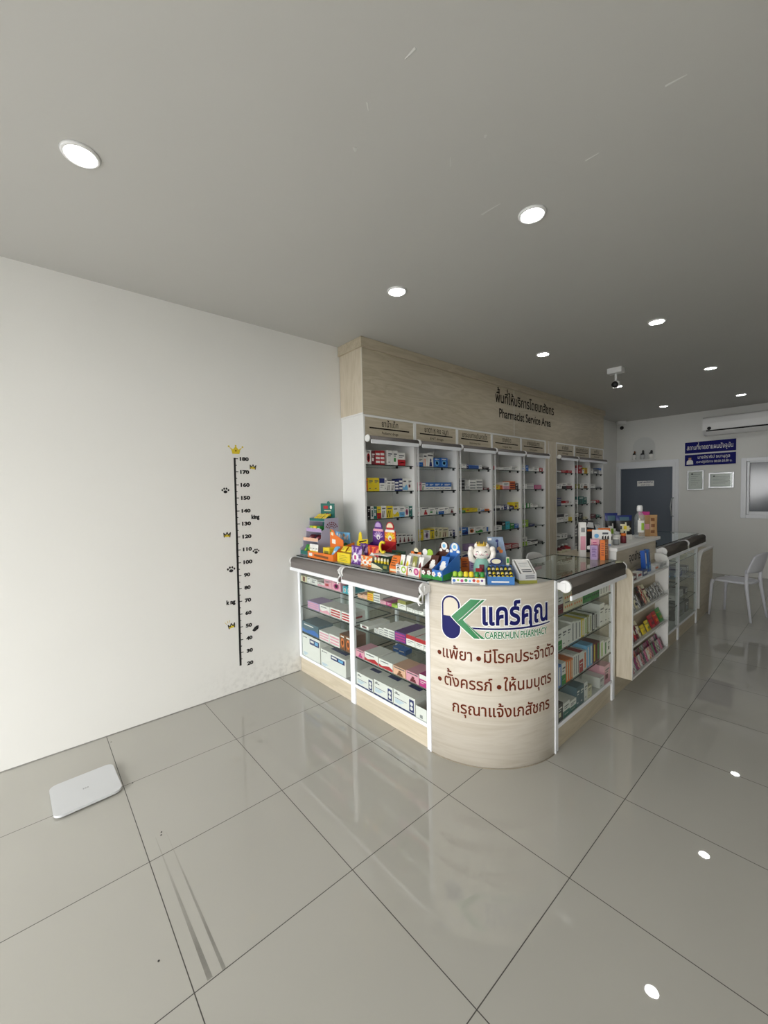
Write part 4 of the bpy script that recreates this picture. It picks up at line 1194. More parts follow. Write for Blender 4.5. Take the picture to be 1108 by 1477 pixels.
 ('wall8', 3, [('maroon:plain:', 6.805, 0.204, 0.06, 0.1, 1.039), ('teal:plain:', 6.994, 0.148, 0.043, 0.1, 1.039), ('white:logo:grey', 7.127, 0.094, 0.037, 0.1, 1.039)]),
 ('wall8', 4, [('white:plain:', 6.734, 0.077, 0.031, 0.1, 0.789), ('black:plain:', 6.844, 0.127, 0.051, 0.1, 0.789), ('bottle:white', 6.967, 0.095, 0.158, 0.1, 0.789), ('bottle:white', 7.074, 0.1, 0.151, 0.1, 0.789)]),
 ('wall8', 5, [('teal:logo:black', 6.79, 0.187, 0.115, 0.1, 0.544), ('black:plain:', 6.992, 0.177, 0.061, 0.1, 0.544)]),
 ('left1', 0, [('cream:stripe:brown', 0.089, 0.094, 0.047, 0.14, 0.786), ('white:plain:', 0.168, 0.052, 0.05, 0.14, 0.786), ('white:logo:grey', 0.249, 0.1, 0.047, 0.14, 0.786), ('white:foot:pink', 0.35, 0.09, 0.031, 0.14, 0.786), ('pink:logo:red', 0.452, 0.104, 0.071, 0.14, 0.786), ('pink:disc:magenta', 0.565, 0.111, 0.074, 0.14, 0.786), ('cyan:disc:white', 0.674, 0.049, 0.052, 0.14, 0.786), ('cyan:disc:white', 0.725, 0.045, 0.058, 0.14, 0.786)]),
 ('left1', 1, [('lilac:bands:pink', 0.228, 0.179, 0.062, 0.14, 0.576), ('white:wave:pink', 0.395, 0.139, 0.064, 0.14, 0.576), ('white:bands:red', 0.543, 0.138, 0.069, 0.14, 0.576), ('white:bands:red', 0.68, 0.117, 0.068, 0.14, 0.576)]),
 ('left1', 2, [('slate:wave:blue', 0.162, 0.266, 0.092, 0.14, 0.354), ('white:bands:pink', 0.376, 0.142, 0.074, 0.14, 0.354), ('white:bands:pink', 0.52, 0.135, 0.081, 0.14, 0.354), ('brown:disc:orange', 0.626, 0.066, 0.116, 0.14, 0.354), ('brown:disc:orange', 0.697, 0.067, 0.118, 0.14, 0.354)]),
 ('left1', 3, [('carton:front', 0.165, 0.288, 0.202, 0.2, 0.147), ('carton:front', 0.492, 0.337, 0.136, 0.25, 0.147)]),
 ('left2', 0, [('peach:plain:', 0.853, 0.053, 0.023, 0.14, 0.786), ('peach:plain:', 0.907, 0.05, 0.03, 0.14, 0.786), ('yellow:bands:orange', 0.965, 0.058, 0.052, 0.14, 0.786), ('white:bands:grey', 1.033, 0.067, 0.059, 0.14, 0.786), ('pink:plain:', 1.098, 0.053, 0.023, 0.14, 0.786), ('magenta:logo:pink', 1.153, 0.052, 0.023, 0.14, 0.786), ('lime:plain:', 1.206, 0.05, 0.02, 0.14, 0.786), ('white:top:olive', 1.273, 0.073, 0.057, 0.14, 0.786), ('white:plain:', 1.342, 0.051, 0.024, 0.14, 0.786), ('white:plain:', 1.392, 0.042, 0.021, 0.14, 0.786), ('white:plain:', 1.436, 0.04, 0.022, 0.14, 0.786), ('white:bands:grey', 1.475, 0.028, 0.04, 0.14, 0.786)]),
 ('left2', 1, [('white:disc:maroon', 0.893, 0.091, 0.024, 0.2, 0.576), ('white:bands:grey', 1.021, 0.045, 0.03, 0.2, 0.576), ('white:bands:grey', 1.07, 0.048, 0.046, 0.2, 0.576), ('white:bands:grey', 1.121, 0.047, 0.056, 0.2, 0.576), ('white:bands:grey', 1.173, 0.053, 0.056, 0.2, 0.576), ('purple:bands:magenta', 1.254, 0.1, 0.061, 0.2, 0.576), ('white:top:red', 1.345, 0.074, 0.065, 0.2, 0.576), ('white:top:red', 1.419, 0.068, 0.063, 0.2, 0.576), ('white:top:red', 1.473, 0.028, 0.064, 0.2, 0.576)]),
 ('left2', 2, [('pink:figure:magenta', 0.835, 0.098, 0.056, 0.14, 0.354), ('white:wave:red', 0.961, 0.143, 0.063, 0.14, 0.354), ('white:wave:red', 1.109, 0.137, 0.059, 0.14, 0.354), ('peach:figure:brown', 1.239, 0.113, 0.056, 0.14, 0.354), ('pink:figure:maroon', 1.355, 0.107, 0.06, 0.14, 0.354), ('magenta:top:white', 1.448, 0.068, 0.073, 0.14, 0.354)]),
 ('left2', 3, [('carton:band', 0.882, 0.18, 0.094, 0.26, 0.147), ('carton:band', 1.079, 0.189, 0.105, 0.26, 0.147), ('carton:band', 1.277, 0.192, 0.107, 0.26, 0.147)]),
 ('right1', 0, [('white:foot:maroon', 1.987, 0.068, 0.123, 0.12, 0.786), ('cream:dots:orange', 2.092, 0.123, 0.11, 0.12, 0.786), ('cream:dots:orange', 2.225, 0.132, 0.103, 0.12, 0.786), ('green:dots:black', 2.36, 0.117, 0.106, 0.12, 0.786), ('green:dots:black', 2.487, 0.124, 0.113, 0.12, 0.786), ('white:stripe:grey', 2.581, 0.044, 0.121, 0.12, 0.786), ('white:stripe:grey', 2.629, 0.045, 0.119, 0.12, 0.786), ('white:stripe:grey', 2.678, 0.046, 0.118, 0.12, 0.786), ('white:stripe:pink', 2.731, 0.047, 0.117, 0.12, 0.786)]),
 ('right1', 1, [('white:foot:green', 1.978, 0.053, 0.118, 0.12, 0.576), ('white:plain:', 2.039, 0.062, 0.12, 0.12, 0.576), ('white:plain:', 2.1, 0.051, 0.118, 0.12, 0.576), ('white:stripe:grey', 2.15, 0.041, 0.128, 0.12, 0.576), ('white:stripe:grey', 2.197, 0.042, 0.121, 0.12, 0.576), ('white:stripe:grey', 2.244, 0.043, 0.115, 0.12, 0.576), ('yellow:stripe:white', 2.292, 0.04, 0.113, 0.12, 0.576), ('white:stripe:lime', 2.334, 0.033, 0.112, 0.12, 0.576), ('olive:stripe:white', 2.372, 0.034, 0.118, 0.12, 0.576), ('white:stripe:olive', 2.413, 0.039, 0.118, 0.12, 0.576), ('black:stripe:white', 2.455, 0.035, 0.113, 0.12, 0.576), ('white:stripe:black', 2.498, 0.04, 0.109, 0.12, 0.576), ('white:plain:', 2.6, 0.08, 0.151, 0.12, 0.576), ('white:plain:', 2.673, 0.054, 0.127, 0.12, 0.576), ('white:plain:', 2.731, 0.05, 0.113, 0.12, 0.576)]),
 ('right1', 2, [('blue:stripe:white', 1.974, 0.048, 0.13, 0.12, 0.354), ('white:foot:green', 2.028, 0.051, 0.131, 0.12, 0.354), ('orange:stripe:cream', 2.073, 0.029, 0.134, 0.12, 0.354), ('orange:stripe:cream', 2.104, 0.027, 0.129, 0.12, 0.354), ('orange:stripe:cream', 2.135, 0.03, 0.126, 0.12, 0.354), ('white:stripe:grey', 2.167, 0.027, 0.136, 0.12, 0.354), ('white:stripe:grey', 2.196, 0.027, 0.137, 0.12, 0.354), ('white:stripe:grey', 2.225, 0.025, 0.133, 0.12, 0.354), ('red:top:white', 2.269, 0.054, 0.131, 0.12, 0.354), ('white:stripe:orange', 2.325, 0.047, 0.121, 0.12, 0.354), ('sky:stripe:white', 2.374, 0.042, 0.144, 0.12, 0.354), ('sky:stripe:white', 2.42, 0.043, 0.141, 0.12, 0.354), ('maroon:stripe:yellow', 2.474, 0.051, 0.133, 0.12, 0.354), ('maroon:stripe:green', 2.533, 0.055, 0.127, 0.12, 0.354), ('white:stripe:lime', 2.598, 0.059, 0.115, 0.12, 0.354), ('white:stripe:green', 2.662, 0.058, 0.098, 0.12, 0.354), ('white:logo:black', 2.725, 0.055, 0.101, 0.12, 0.354)]),
 ('right1', 3, [('black:logo:cream', 1.984, 0.062, 0.105, 0.12, 0.147), ('white:foot:teal', 2.062, 0.083, 0.089, 0.12, 0.147), ('white:foot:teal', 2.152, 0.087, 0.071, 0.12, 0.147), ('slate:plain:', 2.225, 0.049, 0.126, 0.12, 0.147), ('slate:plain:', 2.281, 0.055, 0.12, 0.12, 0.147), ('white:plain:', 2.34, 0.046, 0.12, 0.12, 0.147), ('cream:plain:', 2.398, 0.06, 0.077, 0.12, 0.147), ('white:plain:', 2.6, 0.076, 0.072, 0.12, 0.147), ('pink:logo:maroon', 2.696, 0.104, 0.128, 0.12, 0.147)]),
]
for bay, sh, row in ROWS:
    n = len(row)
    if bay.startswith('wall'):
        lo, hi = BAYS[int(bay[4:]) - 1][0] + 0.021, BAYS[int(bay[4:]) - 1][1] - 0.021
    else:
        lo, hi = {'left1': (0.04, 0.73), 'left2': (0.788, 1.476), 'right1': (CY + 0.04, 2.745)}[bay]
    top = {0: 0.962, 1: 0.772, 2: 0.562, 3: 0.341}[sh] if not bay.startswith('wall') else 9
    spans = [[max(lo, min(hi - 0.02, c - w / 2)), min(hi, max(lo + 0.02, c + w / 2))] for _, c, w, _, _, _ in row]
    for p_, q_ in zip(spans, spans[1:]):                 # neighbours touch, never overlap
        if p_[1] > q_[0] - 0.001:
            m_ = (p_[1] + q_[0]) / 2
            p_[1], q_[0] = m_ - 0.0006, m_ + 0.0006
    for i, (key, c, w, h, d, z) in enumerate(row):
        a, b_, c2 = (key.split(':') + ['', ''])[:3]
        c, w = sum(spans[i]) / 2, spans[i][1] - spans[i][0]
        z += 0.0006
        h = round(min(h, top - z - 0.003), 3)
        if bay.startswith('left'):
            loc, rz = (c, YF + 0.0125, z), 0.0
        elif bay.startswith('right'):
            loc, rz = (XR - 0.013, c, z), PI / 2
        else:
            loc, rz = (0.292, c, z), PI / 2
        if a == 'bottle':
            o = bpy.data.objects.new('syrup_bottle', bottle_mesh(b_, round(w, 3), h))
            loc = (loc[0] - 0.035, loc[1], loc[2])
            desc, cat_ = '%s syrup bottle' % b_, 'bottle'
        elif a == 'carton':
            o = bpy.data.objects.new('supply_carton', carton_mesh(key, round(w, 3), d, h))
            desc = 'large white carton with navy panel' if b_ == 'front' else 'white carton with navy base strip'
            cat_ = 'carton'
        else:
            o = bpy.data.objects.new('medicine_carton', carton_mesh(key, round(w, 3), d, h))
            desc, cat_ = WORDS[b_].format(b=a, c=c2), 'medicine box'
        COL.objects.link(o)
        o.location = loc
        o.rotation_euler = (0, 0, rz)
        tag(o, '%s, %s, %s, %s' % (desc, spot(i, n), level(bay, sh), PLACE[bay]), cat_,
            'goods on the %s of the %s' % (level(bay, sh), PLACE[bay]))

# ================================================================= SWEETS, DISPLAYS AND OTHER THINGS ON THE COUNTER
GT = 1.0058          # on the glass tops
WT = 0.9993          # on the corner worktop
def circ(x, z, q, n=16):
    return [(x + q * math.cos(2 * PI * i / n), z + q * math.sin(2 * PI * i / n)) for i in range(n)]

def pouch(name, w, h, t, paint, lean=0.0, crimp=True, wave=0.0):
    """a filled bag: crimped ends, bulging middle; paint(u, v, front) picks the print"""
    q = MB()
    nu, nv = 10, 14
    for s in (-1, 1):
        def P(u, v):
            b = (1 - abs(2 * u - 1) ** 3) * max(0.0, math.sin(PI * min(1, max(0, (v - 0.04) / 0.92)))) ** 0.6
            x = (u - 0.5) * w * (1 - 0.06 * math.sin(PI * v)) + wave * math.sin(v * 7)
            y = s * t / 2 * b + 0.0008 * s
            z = v * h
            return (x, y + z * math.sin(lean), z * math.cos(lean))
        for j in range(nv):
            for i in range(nu):
                u, v = (i + 0.5) / nu, (j + 0.5) / nv
                q.add([P(i / nu, j / nv), P((i + 1) / nu, j / nv), P((i + 1) / nu, (j + 1) / nv), P(i / nu, (j + 1) / nv)],
                      [(0, 1, 2, 3)], paint(u, v, s < 0), True)
    return q

def flat_print(q, pts, y, m):
    q.add([(x, y, z) for x, z in pts], [tuple(range(len(pts)))], m)

def put(q, name, label, cat, loc, rotz=0.0, group=None, bevel=0.0):
    return tag(q.build(name, None, bevel, loc, rotz), label, cat, group)

# ---- tiered cardboard stand by the wall
st = thing('display_stand', 'tiered cardboard sweets stand with dark green header in the wall corner', 'display stand', (0.125, 1.4235, GT))
M_lav = mat('lavender_card', '#b5afc2', 0.6)
prof = [(0.0, 0.0), (0.0, 0.055), (0.03, 0.075), (0.03, 0.13), (0.06, 0.145), (0.065, 0.205), (0.095, 0.22), (0.1, 0.31), (0.235, 0.31), (0.235, 0.0)]
for x in (-0.12, 0.117):
    MB().prism(prof, 'yz', x, x + 0.004, M_lav).build('side_panel', st)
MB().box(-0.116, 0.117, 0.231, 0.235, 0, 0.31, C('teal')).build('back_panel', st)
for k, (y, z, c, lip) in enumerate(((0.002, 0.004, 'teal', 0.035), (0.032, 0.118, 'peach', 0.03), (0.066, 0.195, 'lilac', 0.03), (0.1, 0.282, 'teal', 0.026))):
    MB().box(-0.116, 0.117, y, 0.23, z, z + 0.003, M_lav).box(-0.116, 0.117, y - 0.001, y + 0.002, z + 0.003, z + lip, C(c)).build('tier', st)
hd = MB().box(-0.1, 0.11, 0.205, 0.209, 0.285, 0.43, C('teal'))
hd.prism(arc(0.02, 0.43, 0.02, 0, 180, 8), 'xz', 0.205, 0.209, C('teal'))
flat_print(hd, [(-0.055, 0.385), (0.015, 0.385), (0.015, 0.41), (-0.055, 0.41)], 0.2045, C('red'))
flat_print(hd, circ(0.06, 0.398, 0.016), 0.2045, C('white'))
flat_print(hd, [(-0.045, 0.365), (0.06, 0.365), (0.06, 0.372), (-0.045, 0.372)], 0.2045, C('cream'))
flat_print(hd, circ(-0.03, 0.332, 0.014), 0.2045, C('yellow')); flat_print(hd, circ(0.005, 0.332, 0.017), 0.2045, C('red')); flat_print(hd, circ(0.045, 0.332, 0.014), 0.2045, C('yellow'))
hd.build('header_card', st)
em = MB()
for k in range(3):
    r0, r1 = 0.022 + 0.016 * k, 0.031 + 0.016 * k
    for j in range(7):
        a0, a1 = 15 + 22 * j, 15 + 22 * j + 15
        a = arc(0.165, 0.215, r0, a0, a1, 3) + arc(0.165, 0.215, r1, a1, a0, 3)
        em.add([(0.1215, p[0], p[1]) for p in a], [tuple(range(len(a)))], C('maroon'))
em.build('side_emblem', st)
for k, (x, c, c2) in enumerate(((-0.075, 'green', 'lime'), (-0.025, 'lime', 'green'), (0.04, 'green', 'yellow'))):
    q = pouch('p', 0.045, 0.085, 0.012, lambda u, v, f, c=c, c2=c2: C(c2) if 0.3 < v < 0.6 and 0.2 < u < 0.8 else C(c), 0.5)
    put(q, 'sweet_packet', '%s packet on the bottom tier of the tiered stand' % ('leftmost green', 'middle lime', 'right-hand green')[k], 'packet', (0.125 + x, 1.4235 + 0.012, GT + 0.011), 0, 'packets on the tiered stand')
for k, x in enumerate((-0.06, 0.05)):
    q = pouch('p', 0.085, 0.06, 0.025, lambda u, v, f: C('pink') if 0.35 < v < 0.6 and 0.3 < u < 0.7 else C('maroon'), 0.9)
    put(q, 'sweet_packet', '%s dark red packet on the second tier of the tiered stand' % ('left', 'right')[k], 'packet', (0.125 + x, 1.4235 + 0.058, GT + 0.129), 0, 'packets on the tiered stand')
for k, (x, c) in enumerate(((-0.055, 'lime'), (0.0, 'yellow'), (0.06, 'green'))):
    q = MB(); q.box(-0.025, 0.025, 0, 0.05, 0, 0.045, C(c)); flat_print(q, [(-0.018, 0.012), (0.018, 0.012), (0.018, 0.03), (-0.018, 0.03)], -0.0005, C('white'))
    put(q, 'sweet_carton', 'small %s carton on the third tier of the tiered stand' % c, 'carton', (0.125 + x, 1.4235 + 0.075, GT + 0.1985), 0, 'packets on the tiered stand')
for k, (x, y) in enumerate(((-0.06, 0.13), (0.0, 0.15), (0.065, 0.13))):
    q = pouch('p', 0.056, 0.085, 0.012, lambda u, v, f: C('gold') if 0.35 < v < 0.65 and 0.25 < u < 0.75 else C('yellow'), 1.0)
    put(q, 'sweet_packet', '%s yellow packet on the top tier of the tiered stand' % ('left', 'middle', 'right')[k], 'packet', (0.125 + x, 1.4235 + 0.108, GT + 0.2965), 0, 'packets on the tiered stand')

# ---- orange sachet tray with blue picture card
tr = thing('sachet_tray', 'orange cardboard sachet tray with a blue sky picture card', 'display box', (0.35, 1.393, GT))
q = MB()
q.box(-0.168, 0.193, 0, 0.003, 0, 0.05, C('orange')); q.box(-0.168, 0.193, 0.003, 0.028, 0, 0.003, C('orange')); q.box(-0.06, 0.193, 0.028, 0.21, 0, 0.003, C('orange'))
q.prism([(0, 0), (0, 0.05), (0.028, 0.06), (0.028, 0)], 'yz', -0.171, -0.168, C('orange'))
q.prism([(0, 0), (0, 0.05), (0.07, 0.1), (0.205, 0.13), (0.205, 0)], 'yz', 0.193, 0.196, C('orange'))
flat_print(q, [(-0.15, 0.014), (-0.1, 0.014), (-0.1, 0.038), (-0.15, 0.038)], -0.0006, C('white'))
flat_print(q, [(-0.07, 0.018), (0.13, 0.012), (0.13, 0.03), (-0.07, 0.034)], -0.0006, C('brown'))
q.build('tray', tr)
q = MB().box(-0.06, 0.135, 0.205, 0.209, 0.003, 0.2, C('sky'))
flat_print(q, [(-0.059, 0.03), (0.134, 0.03), (0.134, 0.1), (0.08, 0.118), (0.03, 0.1), (-0.03, 0.09), (-0.059, 0.11)], 0.2045, C('green'))
for x, z, r_ in ((0.0, 0.17, 0.016), (0.02, 0.165, 0.014), (0.07, 0.155, 0.015), (-0.035, 0.18, 0.012), (0.1, 0.15, 0.01)):
    flat_print(q, circ(x, z, r_), 0.204, C('white'))
flat_print(q, circ(0.055, 0.175, 0.014), 0.2038, C('tan')); flat_print(q, [(0.09, 0.16), (0.115, 0.16), (0.115, 0.185)], 0.2038, C('peach'))
flat_print(q, circ(-0.01, 0.12, 0.018), 0.2038, C('black')); flat_print(q, circ(0.02, 0.085, 0.022), 0.2036, C('black'))
q.build('picture_card', tr)
q = MB().prism([(0.012, 0.003), (0.19, 0.003), (0.19, 0.15), (0.13, 0.175), (0.085, 0.19), (0.06, 0.225), (0.012, 0.23)], 'xz', 0.1, 0.104, C('orange'))
flat_print(q, [(0.04, 0.12), (0.09, 0.115), (0.09, 0.15), (0.04, 0.155)], 0.0995, C('white'))
flat_print(q, [(0.03, 0.185), (0.06, 0.18), (0.06, 0.205), (0.03, 0.21)], 0.0995, C('cream'))
flat_print(q, circ(0.024, 0.218, 0.01), 0.0995, C('green'))
q.build('price_card', tr)
for k, x in enumerate((-0.138, -0.095, -0.052)):
    q = pouch('p', 0.042, 0.105, 0.008, lambda u, v, f: C('yellow') if 0.35 < v < 0.5 else (C('grey') if 0.62 < v < 0.72 and 0.2 < u < 0.8 else C('white')), 0.06)
    put(q, 'sachet', '%s white sachet standing in the orange tray' % ('first', 'second', 'third')[k], 'sachet', (0.35 + x, 1.393 + 0.010, GT + 0.0035), 0, 'sachets in the orange tray')
q = MB(); q.box(-0.045, 0.045, 0, 0.05, 0, 0.085, C('yellow')); flat_print(q, [(-0.03, 0.03), (0.03, 0.03), (0.03, 0.06), (-0.03, 0.06)], -0.0005, C('olive'))
put(q, 'sachet_carton', 'yellow carton standing in the middle of the orange tray', 'carton', (0.35 + 0.035, 1.393 + 0.046, GT + 0.0035))
for k in range(2):
    q = pouch('p', 0.055, 0.11, 0.008, lambda u, v, f: C('white') if v < 0.45 or (0.6 < v < 0.75 and 0.3 < u < 0.7) else C('sky'), 0.55)
    put(q, 'sachet', '%s of two blue and white sachets leaning in the orange tray' % ('front', 'rear')[k], 'sachet', (0.35 + 0.145, 1.393 + 0.012 + 0.0145 * k, GT + 0.006 + 0.004 * k), -0.1, 'sachets in the orange tray')

# ---- yellow carton with two yellow packets on it
q = MB(); q.box(-0.08, 0.08, 0, 0.07, 0, 0.07, C('yellow'))
for i in range(4):
    flat_print(q, [(-0.055, 0.014 + 0.012 * i), (0.05 - 0.02 * (i % 2), 0.014 + 0.012 * i), (0.05 - 0.02 * (i % 2), 0.017 + 0.012 * i), (-0.055, 0.017 + 0.012 * i)], -0.0005, C('olive'))
put(q, 'sweet_carton', 'plain yellow carton at the glass edge left of the purple bags', 'carton', (0.634, 1.425, GT), 0)
for k, x in enumerate((-0.03, 0.045)):
    q = pouch('p', 0.06, 0.045, 0.016, lambda u, v, f: C('gold') if 0.3 < v < 0.6 and 0.3 < u < 0.7 else C('yellow'), 0.7)
    put(q, 'sweet_packet', '%s yellow packet lying on the plain yellow carton' % ('left', 'right')[k], 'packet', (0.634 + x, 1.425 + 0.018, GT + 0.0795), 0)

# ---- purple and orange gummy displays
def arch_paint(c0, c1):
    def f(u, v, fr):
        d = math.hypot((u - 0.5) * 1.0, (v - 0.45) * 1.3)
        if d < 0.2:
            return C('white')
        if d < 0.3:
            return C(c1)
        return C(c0)
    return f
for nm, x, w, c0, c1, word in (('purple', 0.762, 0.135, 'purple', 'lilac', 'purple'), ('orange', 0.893, 0.125, 'orange', 'yellow', 'red and orange')):
    t = thing('gummy_display', '%s gummy sweet display box with a tall arched header card' % word, 'display box', (x, 1.56, GT))
    q = MB(); b = 'purple' if nm == 'purple' else 'red'
    q.box(-w / 2, w / 2, 0, 0.003, 0, 0.1, C(b)); q.box(-w / 2, w / 2, 0.003, 0.1, 0, 0.003, C(b)); q.box(-w / 2, w / 2, 0.097, 0.1, 0.003, 0.14, C(b))
    for s in (-1, 1):
        q.prism([(0.003, 0.003), (0.003, 0.1), (0.097, 0.14), (0.097, 0.003)], 'yz', s * (w / 2 - 0.0015) - 0.0015, s * (w / 2 - 0.0015) + 0.0015, C(b))
    q.build('tray', t)
    h = [(-w / 2, 0.14), (w / 2, 0.14), (w / 2 - 0.004, 0.23), (w / 2 - 0.028, 0.235)] + arc(0, 0.255, 0.042, 0, 180, 10) + [(-w / 2 + 0.028, 0.235), (-w / 2 + 0.004, 0.23)]
    q = MB().prism(h, 'xz', 0.1, 0.104, C(b))
    flat_print(q, [(-w / 2 + 0.004, 0.155), (w / 2 - 0.004, 0.155), (w / 2 - 0.006, 0.225), (-w / 2 + 0.006, 0.225)], 0.0995, C(c0))
    for i in range(7):
        a = R(20 + 23 * i)
        flat_print(q, [(0.012 * math.cos(a - 0.5), 0.17 + 0.012 * math.sin(a - 0.5)), (0.055 * math.cos(a - 0.1), 0.17 + 0.052 * math.sin(a - 0.1)), (0.055 * math.cos(a + 0.1), 0.17 + 0.052 * math.sin(a + 0.1)), (0.012 * math.cos(a + 0.5), 0.17 + 0.012 * math.sin(a + 0.5))], 0.099, C(c1))
    flat_print(q, circ(0, 0.178, 0.02), 0.0985, C('white')); flat_print(q, circ(0.003, 0.174, 0.009), 0.098, C(b))
    flat_print(q, arc(0, 0.255, 0.034, 0, 180, 10), 0.099, C(c1 if nm == 'purple' else 'cream'))
    flat_print(q, [(-w / 2 + 0.012, 0.222), (w / 2 - 0.012, 0.222), (w / 2 - 0.014, 0.24), (-w / 2 + 0.014, 0.24)], 0.0983, C('white' if nm == 'orange' else 'pink'))
    q.build('header_card', t)
def bag_paint(c0, c1, c2):
    def f(u, v, fr):
        if v < 0.08 or v > 0.9:
            return C(c0)
        d = math.hypot((u - 0.5), (v - 0.38) * 1.2)
        if d < 0.14:
            return C(c2)
        if d < 0.28:
            return C('white')
        return C(c1) if int(math.degrees(math.atan2(v - 0.38, u - 0.5)) // 24) % 2 else C(c0)
    return f
for k, (x, y, w, h, c, rz, dz, lab) in enumerate((
        (0.775, 1.435, 0.115, 0.135, ('purple', 'lilac', 'magenta'), 0.06, 0, 'purple gummy bag standing at the glass edge'),
        (0.775, 1.50, 0.1, 0.145, ('purple', 'lilac', 'pink'), -0.1, 0, 'purple gummy bag behind the front purple bag'),
        (0.89, 1.435, 0.125, 0.075, ('orange', 'cream', 'orange'), 0.02, 0, 'red and orange gummy bag lying low at the glass edge'),
        (0.887, 1.497, 0.12, 0.14, ('red', 'orange', 'cream'), 0.05, 0, 'red and orange gummy bag standing behind the low one'))):
    q = pouch('p', w, h, 0.024, bag_paint(*c), 0.08)
    put(q, 'gummy_bag', lab, 'bag of sweets', (x, y, GT + 0.0005), rz, 'gummy bags')
sg = thing('pointing_sign', 'yellow pointing-finger card sign beside the purple gummy display', 'sign', (0.645, 1.595, GT))
q = MB().prism([(-0.07, 0.0), (-0.055, 0.0), (-0.05, 0.085), (0.07, 0.13), (0.07, 0.165), (0.0, 0.155), (-0.005, 0.205), (-0.02, 0.218), (-0.038, 0.2), (-0.045, 0.15), (-0.065, 0.135)], 'xz', 0, 0.003, C('yellow'))
flat_print(q, [(-0.035, 0.128), (0.055, 0.148), (0.055, 0.158), (-0.035, 0.142)], -0.0005, C('black'))
flat_print(q, [(-0.035, 0.112), (0.05, 0.13), (0.05, 0.136), (-0.035, 0.119)], -0.0005, C('black'))
q.build('card', sg)

# ---- dark green stick box with a big yellow C
t = thing('stick_box', 'dark green box of cream sticks with a yellow letter C', 'display box', (1.045, 1.425, GT))
q = MB().box(-0.088, 0.088, 0, 0.003, 0, 0.04, mat('bottle_green_card', '#1d3a2a', 0.5))
g = q.mats[0]
q.box(-0.088, 0.088, 0.003, 0.09, 0, 0.003, g); q.box(-0.091, -0.088, 0, 0.09, 0, 0.04, g); q.box(0.088, 0.091, 0, 0.09, 0, 0.08, g)
q.box(-0.088, 0.088, 0.087, 0.09, 0.003, 0.105, g)
flat_print(q, [(-0.087, 0.002), (-0.087, 0.036), (-0.03, 0.025), (0.02, 0.008), (0.03, 0.002)], -0.0005, C('cream'))
flat_print(q, [(0.035, 0.01), (0.07, 0.01), (0.07, 0.03), (0.035, 0.03)], -0.0005, C('olive'))
q.build('tray', t)
q = MB().box(-0.088, 0.075, 0.004, 0.085, 0.093, 0.096, C('white'))
q.build('cover_card', t)
MB().tube([(-0.035 + 0.028 * math.cos(R(a)), 0.06, 0.14 + 0.036 * math.sin(R(a))) for a in range(50, 311, 20)], 0.009, C('yellow'), 8).build('letter_sign', t)
for k in range(5):
    q = MB().lathe([(0.009, 0), (0.009, 0.066), (0.006, 0.07)], (0, 0, 0), C('cream'), 12).lathe([(0.0094, 0.02), (0.0094, 0.05)], (0, 0, 0), C('yellow'), 12)
    put(q, 'stick', '%s of five cream sticks standing in the green box' % ('leftmost', 'second', 'middle', 'fourth', 'rightmost')[k], 'stick', (1.045 - 0.066 + 0.032 * k, 1.425 + 0.024, GT + 0.0035), 0, 'sticks in the green box')
t = thing('price_holder', 'dark green card standing behind the stick box', 'card', (1.09, 1.56, GT))
q = MB().box(-0.07, 0.06, 0, 0.006, 0, 0.115, g); flat_print(q, [(-0.03, 0.06), (0.02, 0.06), (0.02, 0.1), (-0.03, 0.1)], -0.0005, C('olive')); q.build('card', t)

# ---- orange carton with slanted face
t = thing('slanted_carton', 'orange display carton with a slanted front right of the stick box', 'display box', (1.176, 1.425, GT))
q = MB().prism([(0, 0), (0, 0.03), (0.035, 0.1), (0.07, 0.1), (0.07, 0)], 'yz', -0.036, 0.036, C('orange'))
for i in range(4):
    z = 0.04 + 0.014 * i
    y = (z - 0.03) / 2 - 0.001
    q.add([(-0.026, y, z), (0.02 - 0.012 * (i % 2), y, z), (0.02 - 0.012 * (i % 2), y + 0.003, z + 0.006), (-0.026, y + 0.003, z + 0.006)], [(0, 1, 2, 3)], C('brown'))
flat_print(q, [(-0.028, 0.006), (0.028, 0.006), (0.028, 0.02), (-0.028, 0.02)], -0.0005, C('cream'))
q.build('carton', t)

